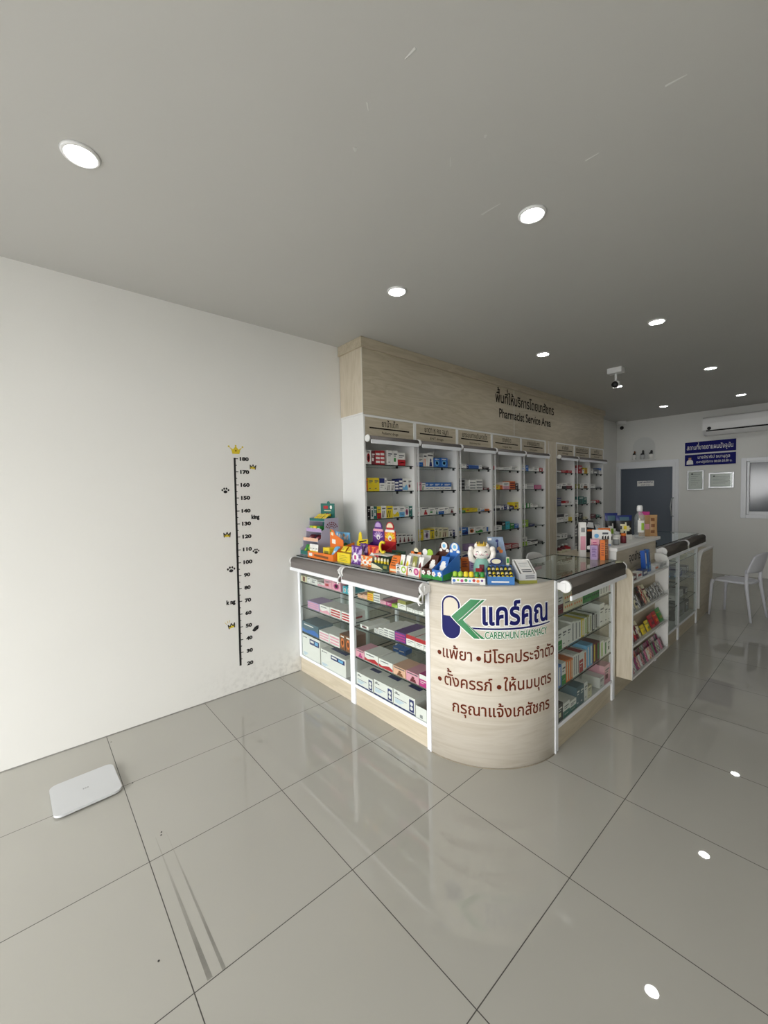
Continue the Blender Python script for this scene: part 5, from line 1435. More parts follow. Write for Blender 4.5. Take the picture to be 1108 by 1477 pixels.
# ---- two white sachet dispensers
for k, (x, c, lab) in enumerate(((1.263, 'lime', 'green'), (1.371, 'magenta', 'magenta'))):
    t = thing('sachet_dispenser', 'white sachet dispenser with a %s disc on its front' % lab, 'display box', (x - 0.003, 1.42, GT), 0, 'white sachet dispensers')
    q = MB().box(-0.052, 0.052, 0, 0.003, 0, 0.055, C('white'))
    q.box(-0.052, 0.052, 0.003, 0.13, 0, 0.003, C('white')); q.box(-0.052, 0.052, 0.127, 0.13, 0.003, 0.11, C('white'))
    for s in (-0.0505, 0.0505):
        q.prism([(0.003, 0.003), (0.003, 0.055), (0.127, 0.11), (0.127, 0.003)], 'yz', s - 0.0015, s + 0.0015, C('white'))
    flat_print(q, circ(0.018, 0.029, 0.021), -0.0005, C(c)); flat_print(q, circ(0.018, 0.029, 0.012), -0.001, C('pink' if k else 'white'))
    flat_print(q, circ(-0.03, 0.03, 0.012), -0.0005, C('black')); flat_print(q, circ(-0.03, 0.026, 0.008), -0.001, C('cream'))
    flat_print(q, [(-0.045, 0.002), (-0.015, 0.002), (-0.02, 0.014), (-0.04, 0.014)], -0.0007, C('white' if k else 'grey'))
    flat_print(q, [(-0.046, 0.046), (-0.01, 0.046), (-0.01, 0.051), (-0.046, 0.051)], -0.0005, C('ink'))
    flat_print(q, [(0.04, 0.0), (0.052, 0.0), (0.052, 0.055), (0.044, 0.03)], -0.0008, C('orange'))
    q.build('box', t)
    q = MB()
    if k == 0:
        q.box(-0.045, 0.045, 0.131, 0.134, 0.09, 0.125, C('orange')); q.prism(circ(0.0, 0.13, 0.02), 'xz', 0.131, 0.134, C('cream'))
    else:
        q.prism(circ(-0.03, 0.13, 0.02), 'xz', 0.131, 0.134, C('white')); q.prism(circ(0.008, 0.125, 0.026), 'xz', 0.135, 0.138, C('lime'))
        q.box(-0.05, 0.03, 0.131, 0.138, 0.075, 0.112, C('white'))
    q.build('topper', t)
    for i, dx in enumerate((-0.028, 0.024)):
        c0, c1 = (('white', 'lime'), ('white', 'yellow'))[i] if k == 0 else (('olive', 'cream'), ('white', 'maroon'))[i]
        q = pouch('p', 0.038, 0.112, 0.009, lambda u, v, f, c0=c0, c1=c1: C(c1) if math.hypot(u - 0.5, (v - 0.45) * 1.4) < 0.33 else C(c0), 0.28)
        put(q, 'sachet', '%s and %s sachet in the dispenser with the %s disc' % (c0, c1, lab), 'sachet', (x - 0.003 + dx, 1.42 + 0.016, GT + 0.0045), 0, 'sachets in the white dispensers')

# ---- brown and blue milk tablet displays
for k, (x, c, lab) in enumerate(((1.462, 'brown', 'brown'), (1.543, 'blue', 'blue'))):
    mc = mat('chocolate_card', '#4a2418', 0.5) if k == 0 else C('blue')
    t = thing('tablet_display', '%s milk tablet display box with white flowers and round topper' % lab, 'display box', (x, 1.43, GT), 0.0, 'milk tablet displays')
    w = 0.039
    q = MB().box(-w, w, 0, 0.003, 0, 0.058, mc); q.box(-w, w, 0.003, 0.16, 0, 0.003, mc); q.box(-w, w, 0.157, 0.16, 0.003, 0.14, mc)
    for s in (-1, 1):
        q.prism([(0.003, 0.003), (0.003, 0.058), (0.157, 0.14), (0.157, 0.003)], 'yz', s * (w - 0.0015) - 0.0015, s * (w - 0.0015) + 0.0015, mc)
    flat_print(q, [(-w, 0), (w, 0), (w, 0.02), (0.012, 0.028), (-0.012, 0.018), (-w, 0.026)], -0.0005, C('green'))
    for fx, fz in ((-0.026, 0.032), (0.018, 0.035)):
        for a in range(5):
            flat_print(q, circ(fx + 0.009 * math.cos(1.257 * a), fz + 0.009 * math.sin(1.257 * a), 0.0065, 10), -0.001 - 0.0001 * a, C('white'))
        flat_print(q, circ(fx, fz, 0.005, 10), -0.0018, C('pink'))
    q.add([(w + 0.0006, 0.005, 0.0), (w + 0.0006, 0.155, 0.0), (w + 0.0006, 0.155, 0.03), (w + 0.0006, 0.08, 0.042), (w + 0.0006, 0.005, 0.03)], [(0, 1, 2, 3, 4)], C('green'))
    q.build('tray', t)
    q = MB().prism([(-w, 0.13), (w, 0.13), (w, 0.16)] + arc(0, 0.165, w * 0.92, 0, 180, 12) + [(-w, 0.16)], 'xz', 0.161, 0.165, mc)
    flat_print(q, circ(0, 0.175, 0.024), 0.1605, C('white')); flat_print(q, circ(0, 0.175, 0.012), 0.16, C('sky'))
    flat_print(q, circ(-0.026, 0.148, 0.011), 0.1602, C('white')); flat_print(q, circ(0.026, 0.146, 0.012), 0.1602, C('white'))
    flat_print(q, [(-w, 0.125), (w, 0.125), (w, 0.136), (-w, 0.136)], 0.1601, C('green'))
    q.build('topper', t)
    q = pouch('p', 0.06, 0.13, 0.016, lambda u, v, f, m_=mc: C('white') if math.hypot(u - 0.5, (v - 0.55) * 1.5) < 0.36 else m_, 0.42)
    ob = put(q, 'tablet_packet', '%s packet with a white disc leaning in the %s display' % (lab, lab), 'packet', (x, 1.43 + 0.028, GT + 0.008), 0.0)

# ---- white box of six capped bottles on the corner worktop
def frame2(ax, ay, bx, by):
    """centre of a front edge and the turn of a thing whose front runs from a to b"""
    return ((ax + bx) / 2, (ay + by) / 2), math.atan2(by - ay, bx - ax), math.hypot(bx - ax, by - ay)
(c0, c1), rz, w = frame2(1.645, 1.434, 1.797, 1.533)
t = thing('bottle_box', 'low white printed box of six capped bottles on the corner worktop', 'display box', (c0, c1, WT), rz)
q = MB().box(-w / 2, w / 2, 0, 0.003, 0, 0.036, C('white')); q.box(-w / 2, w / 2, 0.003, 0.05, 0, 0.003, C('white')); q.box(-w / 2, w / 2, 0.047, 0.05, 0.003, 0.036, C('white'))
q.box(-w / 2, -w / 2 + 0.003, 0.003, 0.047, 0.003, 0.036, C('white')); q.box(w / 2 - 0.003, w / 2, 0.003, 0.047, 0.003, 0.036, C('white'))
for i, c in enumerate(('blue', 'lime', 'magenta', 'green', 'sky', 'red', 'orange', 'purple')):
    flat_print(q, circ(-w / 2 + 0.014 + 0.0215 * i, 0.02 + 0.003 * (i % 2), 0.0085 - 0.002 * (i % 3 == 1)), -0.0005, C(c))
flat_print(q, [(-w / 2 + 0.006, 0.003), (w / 2 - 0.03, 0.003), (w / 2 - 0.03, 0.007), (-w / 2 + 0.006, 0.007)], -0.0005, C('ink'))
q.build('box', t)
for i in range(6):
    cc, bc = (('lime', 'green'), ('lime', 'green'), ('yellow', 'green'), ('yellow', 'green'), ('green', 'yellow'), ('green', 'yellow'))[i]
    lx, ly = -w / 2 + 0.018 + 0.0295 * i, 0.025
    p = (c0 + lx * math.cos(rz) - ly * math.sin(rz), c1 + lx * math.sin(rz) + ly * math.cos(rz), WT + 0.0035)
    b_ = thing('capped_bottle', '%s bottle with %s cap, %s from left in the low white box' % (bc, cc, ORD[i]), 'bottle', p, rz, 'bottles in the low white box')
    MB().lathe([(0.0001, 0), (0.012, 0.001), (0.012, 0.03), (0.009, 0.036)], (0, 0, 0), C(bc), 14).build('bottle', b_)
    MB().lathe([(0.0125, 0.036), (0.0135, 0.04), (0.0125, 0.058), (0.008, 0.063), (0.0001, 0.064)], (0, 0, 0), C(cc), 14).build('cap', b_)

# ---- orange and lilac cartons behind it
for k, (x, y, c, lab) in enumerate(((1.507, 1.735, 'peach', 'orange'), (1.556, 1.758, 'lilac', 'lilac'))):
    q = MB().box(-0.0255, 0.0255, 0, 0.05, 0, 0.085, C('orange') if k == 0 else C('lilac'))
    ink = C('maroon') if k == 0 else C('purple')
    for i in range(4):
        flat_print(q, [(-0.017, 0.03 + 0.011 * i), (0.017 - 0.006 * (i % 2), 0.03 + 0.011 * i), (0.017 - 0.006 * (i % 2), 0.035 + 0.011 * i), (-0.017, 0.035 + 0.011 * i)], -0.0005, ink)
    put(q, 'medicine_carton', '%s upright carton standing behind the box of capped bottles' % lab, 'medicine box', (x, y, GT), R(25), 'cartons behind the capped bottles')

# ---- lucky cat figurine
ct = thing('lucky_cat', 'white lucky cat figurine with raised paws and a yellow crown', 'figurine', (1.665, 1.69, WT), R(35))
M_cer = mat('glazed_ceramic', '#f2ece4', 0.15, 0.6, var=0.02)
q = MB()
q.ball((0, 0, 0.07), 0.045, 0.04, 0.065, M_cer, 20); q.ball((0, 0, 0.012), 0.05, 0.045, 0.014, M_cer, 20)
q.ball((0, -0.006, 0.152), 0.051, 0.044, 0.042, M_cer, 24)
for s in (-1, 1):
    q.tube([(s * 0.035, -0.005, 0.095), (s * 0.06, -0.012, 0.11), (s * 0.066, -0.014, 0.145), (s * 0.062, -0.018, 0.17)], [0.016, 0.017, 0.016, 0.013], M_cer, 12)
    q.ball((s * 0.061, -0.02, 0.173), 0.016, 0.014, 0.016, M_cer, 12)
    q.lathe([(0.017, 0.18), (0.010, 0.198), (0.0005, 0.208)], (s * 0.03, 0, 0), M_cer, 12)
    q.ball((s * 0.022, -0.042, 0.028), 0.018, 0.014, 0.012, M_cer, 12)
q.build('body', ct)
q = MB()
for s in (-1, 1):
    q.tube([(s * 0.031, -0.043, 0.157), (s * 0.024, -0.049, 0.162), (s * 0.016, -0.051, 0.157)], 0.0016, C('black'), 6)
    q.tube([(0, -0.052, 0.142), (s * 0.007, -0.052, 0.138), (s * 0.013, -0.050, 0.143)], 0.0013, C('maroon'), 6)
    q.ball((s * 0.03, -0.042, 0.144), 0.007, 0.002, 0.004, C('pink'), 10)
q.ball((0, -0.0515, 0.147), 0.003, 0.002, 0.0025, C('pink'), 8)
q.build('face', ct)
q = MB().lathe([(0.051, 0.02), (0.0495, 0.06), (0.043, 0.1), (0.028, 0.118)], (0, 0, 0), mat('celadon_glaze', '#8fc0b2', 0.2), 24)
q.build('robe', ct)
MB().box(-0.014, 0.014, -0.052, -0.044, 0.03, 0.085, C('maroon')).build('sash', ct, 0.003)
q = MB().lathe([(0.028, 0.188), (0.03, 0.2), (0.026, 0.2)], (0, 0, 0), C('gold'), 16)
for i in range(6):
    a = PI / 3 * i
    q.lathe([(0.007, 0.198), (0.0005, 0.214)], (0.027 * math.cos(a), 0.027 * math.sin(a), 0), C('gold'), 8)
q.build('crown', ct)

# ---- blue inhaler display with a mountain-scene card
(c0, c1), rz, w = frame2(1.80, 1.55, 1.91, 1.64)
t = thing('inhaler_display', 'blue inhaler display tray with a tall grey-blue picture card', 'display box', (c0, c1, WT), rz)
hw = w / 2
M_bl = mat('wave_blue_card', '#3d78b8', 0.45, var=0.35, scale=22)
q = MB().box(-hw, hw, 0, 0.003, 0, 0.045, M_bl); q.box(-hw, hw, 0.003, 0.1, 0, 0.003, M_bl); q.box(-hw, hw, 0.097, 0.1, 0.003, 0.075, M_bl)
for s in (-1, 1):
    q.prism([(0.003, 0.003), (0.003, 0.045), (0.097, 0.075), (0.097, 0.003)], 'yz', s * (hw - 0.0015) - 0.0015, s * (hw - 0.0015) + 0.0015, M_bl)
q.box(-0.054, hw, 0.1, 0.138, 0, 0.085, C('blue')); q.box(-0.02, 0.06, 0.138, 0.25, 0, 0.003, C('blue'))
flat_print(q, [(-hw * 0.7, 0.012), (hw * 0.6, 0.012), (hw * 0.6, 0.02), (-hw * 0.7, 0.02)], -0.0005, C('white'))
q.build('tray', t)
M_mist = mat('misty_print', '#7d8ea6', 0.5, var=0.45, scale=26)
q = MB().prism([(-0.05, 0.06), (-0.02, 0.003), (0.068, 0.003), (0.066, 0.1), (0.04, 0.235), (-0.05, 0.235)], 'xz', 0.243, 0.247, M_mist)
flat_print(q, [(0.003, 0.14), (0.017, 0.14), (0.013, 0.21), (0.006, 0.2)], 0.2425, C('navy'))
flat_print(q, circ(0.018, 0.165, 0.012), 0.2423, C('tan')); flat_print(q, circ(0.03, 0.15, 0.011), 0.2423, C('orange')); flat_print(q, circ(0.007, 0.212, 0.009), 0.2423, C('navy'))
flat_print(q, [(-0.045, 0.215), (-0.025, 0.215), (-0.025, 0.228), (-0.045, 0.228)], 0.2423, C('white'))
q.build('picture_card', t)
q = MB().prism([(0.034 * math.cos(2 * PI * i / 20) - 0.01, 0.106 + 0.0205 * math.sin(2 * PI * i / 20)) for i in range(20)], 'xz', 0.133, 0.137, C('navy'))
flat_print(q, [(0.026 * math.cos(2 * PI * i / 20) - 0.01, 0.106 + 0.014 * math.sin(2 * PI * i / 20)) for i in range(20)], 0.1325, C('cream'))
q.box(0.045, 0.062, 0.13, 0.14, 0.0855, 0.13, C('cream')); flat_print(q, [(0.047, 0.098), (0.06, 0.098), (0.06, 0.125), (0.047, 0.125)], 0.1295, C('green'))
q.build('badge_card', t)
k = 0
for i in range(6):
    for j in range(2):
        lx, ly, lz = -hw + 0.016 + 0.0225 * i, 0.014 + 0.04 * j, 0.038 + 0.016 * j
        q = MB().tube([(0, 0, 0), (0, 0.042, 0.022)], 0.0078, C('black'), 10).tube([(0, -0.006, -0.003), (0, 0.0, 0.0)], 0.0082, C('yellow'), 10)
        q.tube([(0, 0.012, 0.0063), (0, 0.028, 0.0147)], 0.0082, C('yellow' if (i + j) % 2 else 'cream'), 10)
        p = (c0 + lx * math.cos(rz) - ly * math.sin(rz), c1 + lx * math.sin(rz) + ly * math.cos(rz), WT + lz + 0.005)
        put(q, 'inhaler_tube', 'black and yellow inhaler, %s from left in the %s row of the blue tray' % (ORD[i], ('front', 'back')[j]), 'inhaler', p, rz, 'inhalers in the blue tray')
# red packet beside the cat
q = MB().box(-0.018, 0.018, 0, 0.012, 0, 0.065, C('red')); flat_print(q, [(-0.012, 0.03), (0.012, 0.03), (0.012, 0.045), (-0.012, 0.045)], -0.0005, C('white'))
put(q, 'medicine_carton', 'small red carton between the lucky cat and the lilac carton', 'medicine box', (1.688, 1.628, WT), R(35))

# ---- white wedge box with grey printed front
(c0, c1), rz, w = frame2(1.913, 1.686, 1.974, 1.758)
t = thing('leaflet_box', 'white wedge-shaped display box with grey front and green base', 'display box', (c0, c1, WT), rz)
hw = w / 2
q = MB().box(-hw - 0.002, hw + 0.002, -0.002, 0.122, 0, 0.018, C('olive'))
q.box(-hw, hw, 0, 0.003, 0.018, 0.055, C('silver')); q.box(-hw, hw, 0.003, 0.12, 0.018, 0.021, C('white')); q.box(-hw, hw, 0.117, 0.12, 0.021, 0.115, C('white'))
for s in (-1, 1):
    q.prism([(0.003, 0.021), (0.003, 0.055), (0.117, 0.115), (0.117, 0.021)], 'yz', s * (hw - 0.0015) - 0.0015, s * (hw - 0.0015) + 0.0015, C('white'))
for i in range(2):
    flat_print(q, [(-hw * 0.3, 0.028 + 0.011 * i), (hw * 0.75, 0.028 + 0.011 * i), (hw * 0.75, 0.034 + 0.011 * i), (-hw * 0.3, 0.034 + 0.011 * i)], -0.0005, C('ink'))
q.build('box', t)
q = MB().prism([(0.006, 0.05), (0.113, 0.108), (0.112, 0.110), (0.005, 0.052)], 'yz', -hw * 0.7, hw * 0.75, C('white'))
for i, (s0, s1, m_) in enumerate(((0.12, 0.2, 'ink'), (0.26, 0.32, 'ink'), (0.5, 0.53, 'silver'), (0.62, 0.65, 'silver'), (0.75, 0.8, 'silver'))):
    q.add([(x, 0.005 + 0.107 * s, 0.0527 + 0.058 * s) for x, s in ((-hw * 0.5, s0), (hw * 0.6, s0), (hw * 0.6, s1), (-hw * 0.5, s1))], [(0, 1, 2, 3)], C(m_))
q.build('leaflet', t)

# ---- cartons near the right end of the right-hand glass top
for x, y, w, h, c, ink, lab in ((1.905, 2.70, 0.046, 0.103, 'lilac', 'purple', 'lilac carton standing on the right glass top'),
                                (1.957, 2.715, 0.03, 0.143, 'peach', 'maroon', 'tall slim orange carton beside the lilac one on the glass'),
                                (1.885, 2.77, 0.05, 0.14, 'pink', 'magenta', 'pink carton behind the lilac one on the glass'),
                                (1.962, 2.763, 0.03, 0.145, 'brown', 'tan', 'brown carton behind the tall orange one on the glass')):
    q = MB().box(-w / 2, w / 2, 0, 0.032, 0, h, C('orange') if c == 'peach' else C(c))
    for i in range(6):
        flat_print(q, [(-w * 0.3, h * (0.25 + 0.11 * i)), (w * 0.32 - w * 0.12 * (i % 2), h * (0.25 + 0.11 * i)), (w * 0.32 - w * 0.12 * (i % 2), h * (0.29 + 0.11 * i)), (-w * 0.3, h * (0.29 + 0.11 * i))], -0.0005, C(ink))
    put(q, 'medicine_carton', lab, 'medicine box', (x, y, GT), R(28), 'cartons on the right glass top')

# ---- things on the checkout ledge
LZ = 1.0898
t = thing('card_display', 'white and blue display box with big dark print on the checkout ledge', 'display box', (1.90, 2.85, LZ), R(38))
q = MB().box(-0.065, 0.065, 0, 0.05, 0, 0.05, C('white')).prism([(-0.065, 0.05), (0.065, 0.05)] + arc(0.03, 0.085, 0.035, 0, 90, 6) + [(-0.065, 0.12)], 'xz', 0.0, 0.004, C('white'))
flat_print(q, [(-0.06, 0.004), (0.062, 0.004), (0.062, 0.012), (-0.06, 0.012)], -0.0006, C('blue'))
flat_print(q, circ(-0.035, 0.075, 0.016), -0.0006, C('sky'))
for i in range(3):
    flat_print(q, [(0.0 + 0.018 * i, 0.05), (0.014 + 0.018 * i, 0.05), (0.012 + 0.018 * i, 0.078), (0.003 + 0.018 * i, 0.072)], -0.0006, C('black'))
flat_print(q, [(0.005, 0.086), (0.045, 0.086), (0.045, 0.1), (0.005, 0.1)], -0.0006, C('ink'))
q.build('box', t)
def boxy(x, y, w, d, h, c, prints, name, lab, cat_, rz=R(38), group=None):
    q = MB().box(-w / 2, w / 2, 0, d, 0, h, C(c))
    for x0, x1, z0, z1, k in prints:
        flat_print(q, [(x0 * w - w / 2, z0 * h), (x1 * w - w / 2, z0 * h), (x1 * w - w / 2, z1 * h), (x0 * w - w / 2, z1 * h)], -0.0006, C(k))
    return put(q, name, lab, cat_, (x, y, LZ), rz, group)
LZ0, LZ = LZ, 0.9998
boxy(1.775, 2.83, 0.045, 0.04, 0.26, 'white', [(0.1, 0.9, 0.2, 0.6, 'pink'), (0.2, 0.8, 0.72, 0.85, 'grey')], 'medicine_carton', 'slim white and pink carton at the ledge end', 'medicine box')
LZ = LZ0
q = MB().prism([(-0.06, 0), (0.06, 0), (0.06, 0.2), (0.045, 0.255), (-0.045, 0.255), (-0.07, 0.2), (-0.06, 0.19)], 'xz', 0, 0.06, C('black'))
flat_print(q, [(-0.005, 0.205), (0.05, 0.195), (0.045, 0.24), (0.005, 0.245)], -0.0006, C('silver')); flat_print(q, [(0.0, 0.17), (0.05, 0.17), (0.05, 0.185), (0.0, 0.185)], -0.0006, C('orange'))
put(q, 'gable_box', 'black gable-topped box with silver print behind the checkout ledge', 'box', (1.70, 3.09, 0.9998), R(38))
boxy(1.862, 3.0, 0.085, 0.05, 0.12, 'white', [(0, 1, 0.72, 1, 'orange'), (0.15, 0.85, 0.5, 0.6, 'sky'), (0.15, 0.75, 0.36, 0.42, 'ink')], 'medicine_carton', 'white carton with orange top on the checkout ledge', 'medicine box')
def jar(x, y, r_, h, c, cap, lab):
    t = thing('jar', lab, 'jar', (x, y, LZ), 0, 'jars on the checkout ledge')
    MB().lathe([(0.0001, 0), (r_, 0.002), (r_, h * 0.68), (r_ * 0.8, h * 0.76)], (0, 0, 0), C(c), 18).build('jar_body', t)
    MB().lathe([(r_ * 0.88, h * 0.76), (r_ * 0.88, h), (0.0001, h)], (0, 0, 0), C(cap), 18).build('lid', t)
jar(1.95, 2.985, 0.022, 0.055, 'grey', 'white', 'small grey jar with white lid at the ledge front')
jar(1.925, 3.075, 0.022, 0.09, 'white', 'silver', 'white jar standing behind the small grey jar')
jar(1.955, 3.125, 0.02, 0.075, 'maroon', 'orange', 'dark red jar with orange lid at the ledge front')
def flower(c0, c1, c2):
    def f(u, v, fr):
        if v > 0.78:
            return C('slate') if 0.82 < v < 0.9 and 0.2 < u < 0.8 else C('navy')
        if v < 0.22:
            return C('white')
        d, a = math.hypot(u - 0.5, (v - 0.48) * 1.5), math.atan2(v - 0.48, u - 0.5)
        if d < 0.1:
            return C(c2)
        return C(c1) if d < 0.3 + 0.08 * math.cos(5 * a) else C(c0)
    return f
for x, y, w, h, a, lab in ((1.775, 3.40, 0.1, 0.305, ('black', 'white', 'lime'), 'dark pouch with a white flower behind the ledge'),
                           (1.885, 3.36, 0.12, 0.2, ('black', 'cream', 'yellow'), 'dark pouch with a cream and yellow flower on the ledge')):
    put(pouch('p', w, h, 0.045, flower(*a), 0.06), 'pouch', lab, 'pouch', (x, y, (LZ if x > 1.8 else 0.9995) + 0.001), R(38), 'pouches on the ledge')
t = thing('spray_bottle', 'tall clear bottle with a white cap on the checkout ledge', 'bottle', (1.935, 3.565, LZ))
MB().lathe([(0.0001, 0), (0.036, 0.002), (0.038, 0.01), (0.038, 0.165), (0.034, 0.19), (0.018, 0.212), (0.015, 0.218), (0.015, 0.228)], (0, 0, 0), thin_glass('bottle_plastic', (0.88, 0.9, 0.91), 1.5, 0.08, 0.16), 24).build('bottle', t)
MB().lathe([(0.021, 0.226), (0.022, 0.25), (0.02, 0.268), (0.015, 0.276), (0.0001, 0.277)], (0, 0, 0), M_plastic, 20).build('cap', t)
lb = MB()
lb.grid(lambda u, v: (0.0385 * math.cos(R(-95 + 80 * u)), 0.0385 * math.sin(R(-95 + 80 * u)), 0.05 + 0.1 * v), 10, 1, C('white'))
lb.grid(lambda u, v: (0.0389 * math.cos(R(-55 + 35 * u)), 0.0389 * math.sin(R(-55 + 35 * u)), 0.07 + 0.06 * v), 6, 1, C('lime'))
lb.build('bottle_label', t)
put(pouch('p', 0.085, 0.215, 0.03, lambda u, v, f: C('magenta') if v > 0.85 else (C('pink') if 0.3 < v < 0.5 else C('tan')), 0.03), 'pouch', 'pink-topped pouch standing behind the clear bottle', 'pouch', (1.925, 3.72, LZ + 0.001), R(30), 'pouches on the ledge')
put(pouch('p', 0.075, 0.185, 0.03, lambda u, v, f: C('brown') if int(v * 7) % 2 and 0.3 < u < 0.7 else C('tan'), 0.03), 'pouch', 'tan pouch with brown print at the far end of the ledge', 'pouch', (1.972, 3.775, LZ + 0.001), R(30), 'pouches on the ledge')
q = MB().box(-0.03, 0.03, 0, 0.03, 0, 0.022, C('black'))
put(q, 'card_reader', 'small black box on the glass just past the ledge', 'device', (1.955, 3.86, GT), R(20), None, 0.004)

# ---- sweets rack contents
def rack_pack(y, z, w, h, c0, c1, lean, lab, name='sweet_packet', t=0.012, dx=0.02, cat_='packet', style=0):
    def paint(u, v, f):
        if style == 0:
            return C(c1) if (0.25 < v < 0.5 and 0.15 < u < 0.85) or 0.7 < v < 0.8 else C(c0)
        return C(c1) if (int(u * 4) + int(v * 5)) % 2 else C(c0)
    q = pouch('p', w, h, t, paint, lean)
    return put(q, name, lab, cat_, (RX1 - dx, y, z + 0.0165), PI / 2, 'packets in the sweets rack')
A_ = [(2.87, 'white', 'black', 0.09), (2.93, 'white', 'grey', 0.095), (2.99, 'cream', 'black', 0.1), (3.05, 'white', 'ink', 0.095), (3.13, 'black', 'maroon', 0.14),
      (3.19, 'red', 'cream', 0.145), (3.26, 'cream', 'maroon', 0.14), (3.33, 'white', 'black', 0.1), (3.40, 'grey', 'white', 0.1), (3.47, 'white', 'ink', 0.105), (3.54, 'silver', 'black', 0.11), (3.62, 'white', 'grey', 0.1)]
for i, (y, a, b_, h) in enumerate(A_):
    rack_pack(y, 0.613, 0.055, h, a, b_, 0.42, '%s packet with %s print, %s from left, upper rack shelf' % (a, b_, ORD[i]), dx=0.018, style=i % 2)
B_ = [(2.87, 'grey', 'sky', 0.1, 0.06), (2.93, 'maroon', 'cream', 0.145, 0.035), (2.975, 'red', 'cream', 0.15, 0.035), (3.02, 'maroon', 'white', 0.145, 0.035), (3.07, 'cream', 'brown', 0.12, 0.04),
      (3.16, 'yellow', 'gold', 0.07, 0.09), (3.27, 'yellow', 'olive', 0.08, 0.09), (3.38, 'red', 'maroon', 0.1, 0.11), (3.49, 'red', 'orange', 0.105, 0.1), (3.60, 'green', 'olive', 0.11, 0.11)]
for i, (y, a, b_, h, w) in enumerate(B_):
    rack_pack(y, 0.385, w, h, a, b_, 0.4, '%s packet with %s print, %s from left, middle rack shelf' % (a, b_, ORD[i]), t=0.02, dx=0.02)
D_ = ['black', 'maroon', 'white', 'ink', 'magenta', 'silver', 'brown', 'black', 'pink', 'white', 'orange', 'maroon', 'green', 'black', 'teal', 'black', 'magenta', 'maroon']
for j in range(2):
    for i in range(18):
        y = 2.868 + 0.045 * i
        c0_, c1_ = D_[(i + 5 * j) % 18], ('white', 'pink', 'grey', 'magenta', 'cream')[(i + j) % 5]
        if c0_ == c1_:
            c1_ = 'black'
        rack_pack(y, 0.157, 0.042, 0.105 - 0.02 * (j == 0), c0_, c1_, 0.35, '%s and %s packet, %s from left, %s row, bottom rack shelf' % (c0_, c1_, ORD[i], ('front', 'back')[j]), t=0.008, dx=0.016 + 0.026 * j, style=1)
for i, (y, c, b_) in enumerate(((2.895, 'maroon', 'white'), (3.02, 'white', 'red'), (3.14, 'navy', 'white'), (3.42, 'white', 'orange'), (3.54, 'silver', 'grey'), (3.632, 'white', 'grey'))):
    q = MB().box(-0.05, 0.05, 0, 0.05, 0, 0.04, C(c)); flat_print(q, [(-0.04, 0.012), (0.03, 0.012), (0.03, 0.028), (-0.04, 0.028)], -0.0006, C(b_))
    put(q, 'sweet_carton', '%s carton with %s label, %s from left behind the clear rack lip' % (c, b_, ORD[i]), 'carton', (RX1 - 0.012, y, 0.8578), PI / 2, 'cartons on the top rack shelf')
for i, (y, dy, c) in enumerate(((3.235, 0.0, 'blue'), (3.315, 0.0, 'navy'))):
    q = MB().prism([(-0.022, 0), (0.022, 0), (0.022, 0.17), (-0.022, 0.17)], 'xz', 0, 0.03, mat('tube_carton_blue', '#1f56b0', 0.35) if i == 0 else C('blue'))
    flat_print(q, [(-0.014, 0.02), (0.014, 0.02), (0.014, 0.05), (-0.014, 0.05)], -0.0006, C('sky')); flat_print(q, [(-0.01, 0.07), (0.01, 0.07), (0.01, 0.15), (-0.01, 0.15)], -0.0006, C('white' if i == 0 else 'navy'))
    o = put(q, 'toothpaste_carton', '%s of two upright blue cartons leaning over the rack top' % ('left', 'right')[i], 'carton', (2.084, y, 0.8602), PI / 2, 'blue cartons on the rack')
    o.rotation_euler = (R(-4), R(0), PI / 2 + 0.0)

# ---- goods seen through the far glass bays
FAR = [(3.85, 0.5825, 0.12, 0.07, 'grey', 'black'), (3.98, 0.5825, 0.1, 0.09, 'white', 'grey'), (4.12, 0.5825, 0.13, 0.08, 'slate', 'grey'), (4.28, 0.5825, 0.12, 0.06, 'black', 'grey'),
       (3.88, 0.1525, 0.16, 0.22 - 0.06, 'slate', 'navy'), (4.10, 0.1525, 0.14, 0.1, 'grey', 'white'), (4.3, 0.1525, 0.12, 0.08, 'silver', 'grey'),
       (4.62, 0.5825, 0.14, 0.07, 'slate', 'sky'), (4.80, 0.5825, 0.13, 0.08, 'navy', 'grey'), (4.98, 0.5825, 0.13, 0.06, 'grey', 'black'), (5.10, 0.5825, 0.08, 0.07, 'black', 'grey'),
       (4.66, 0.3555, 0.12, 0.05, 'white', 'grey'), (4.85, 0.3555, 0.12, 0.07, 'silver', 'grey'), (5.05, 0.3555, 0.1, 0.06, 'black', 'white'),
       (4.66, 0.1525, 0.18, 0.12, 'black', 'ink'), (4.88, 0.1525, 0.2, 0.13, 'ink', 'black'), (5.09, 0.1525, 0.14, 0.12, 'black', 'slate'),
       (3.95, 0.7865, 0.16, 0.05, 'white', 'grey'), (4.2, 0.7865, 0.14, 0.05, 'silver', 'white'), (4.7, 0.7865, 0.14, 0.05, 'white', 'silver'), (5.0, 0.7865, 0.14, 0.045, 'cream', 'grey')]
for y, z, w, h, a, b_ in FAR:
    bayn = 'nearer' if y < 4.485 else 'farther'
    lev = {0.7865: 'top', 0.5825: 'second', 0.3555: 'third', 0.1525: 'bottom'}[z]
    mates = sorted(v[0] for v in FAR if v[1] == z and (v[0] < 4.485) == (y < 4.485))
    o = bpy.data.objects.new('medicine_carton', carton_mesh('%s:logo:%s' % (a, b_), w, 0.15, h))
    COL.objects.link(o); o.location = (XR - 0.06, y, z); o.rotation_euler = (0, 0, PI / 2)
    tag(o, '%s carton, %s, %s level of the %s far glass bay' % (a, spot(mates.index(y), len(mates)), lev, bayn), 'medicine box', 'cartons in the far glass bays')

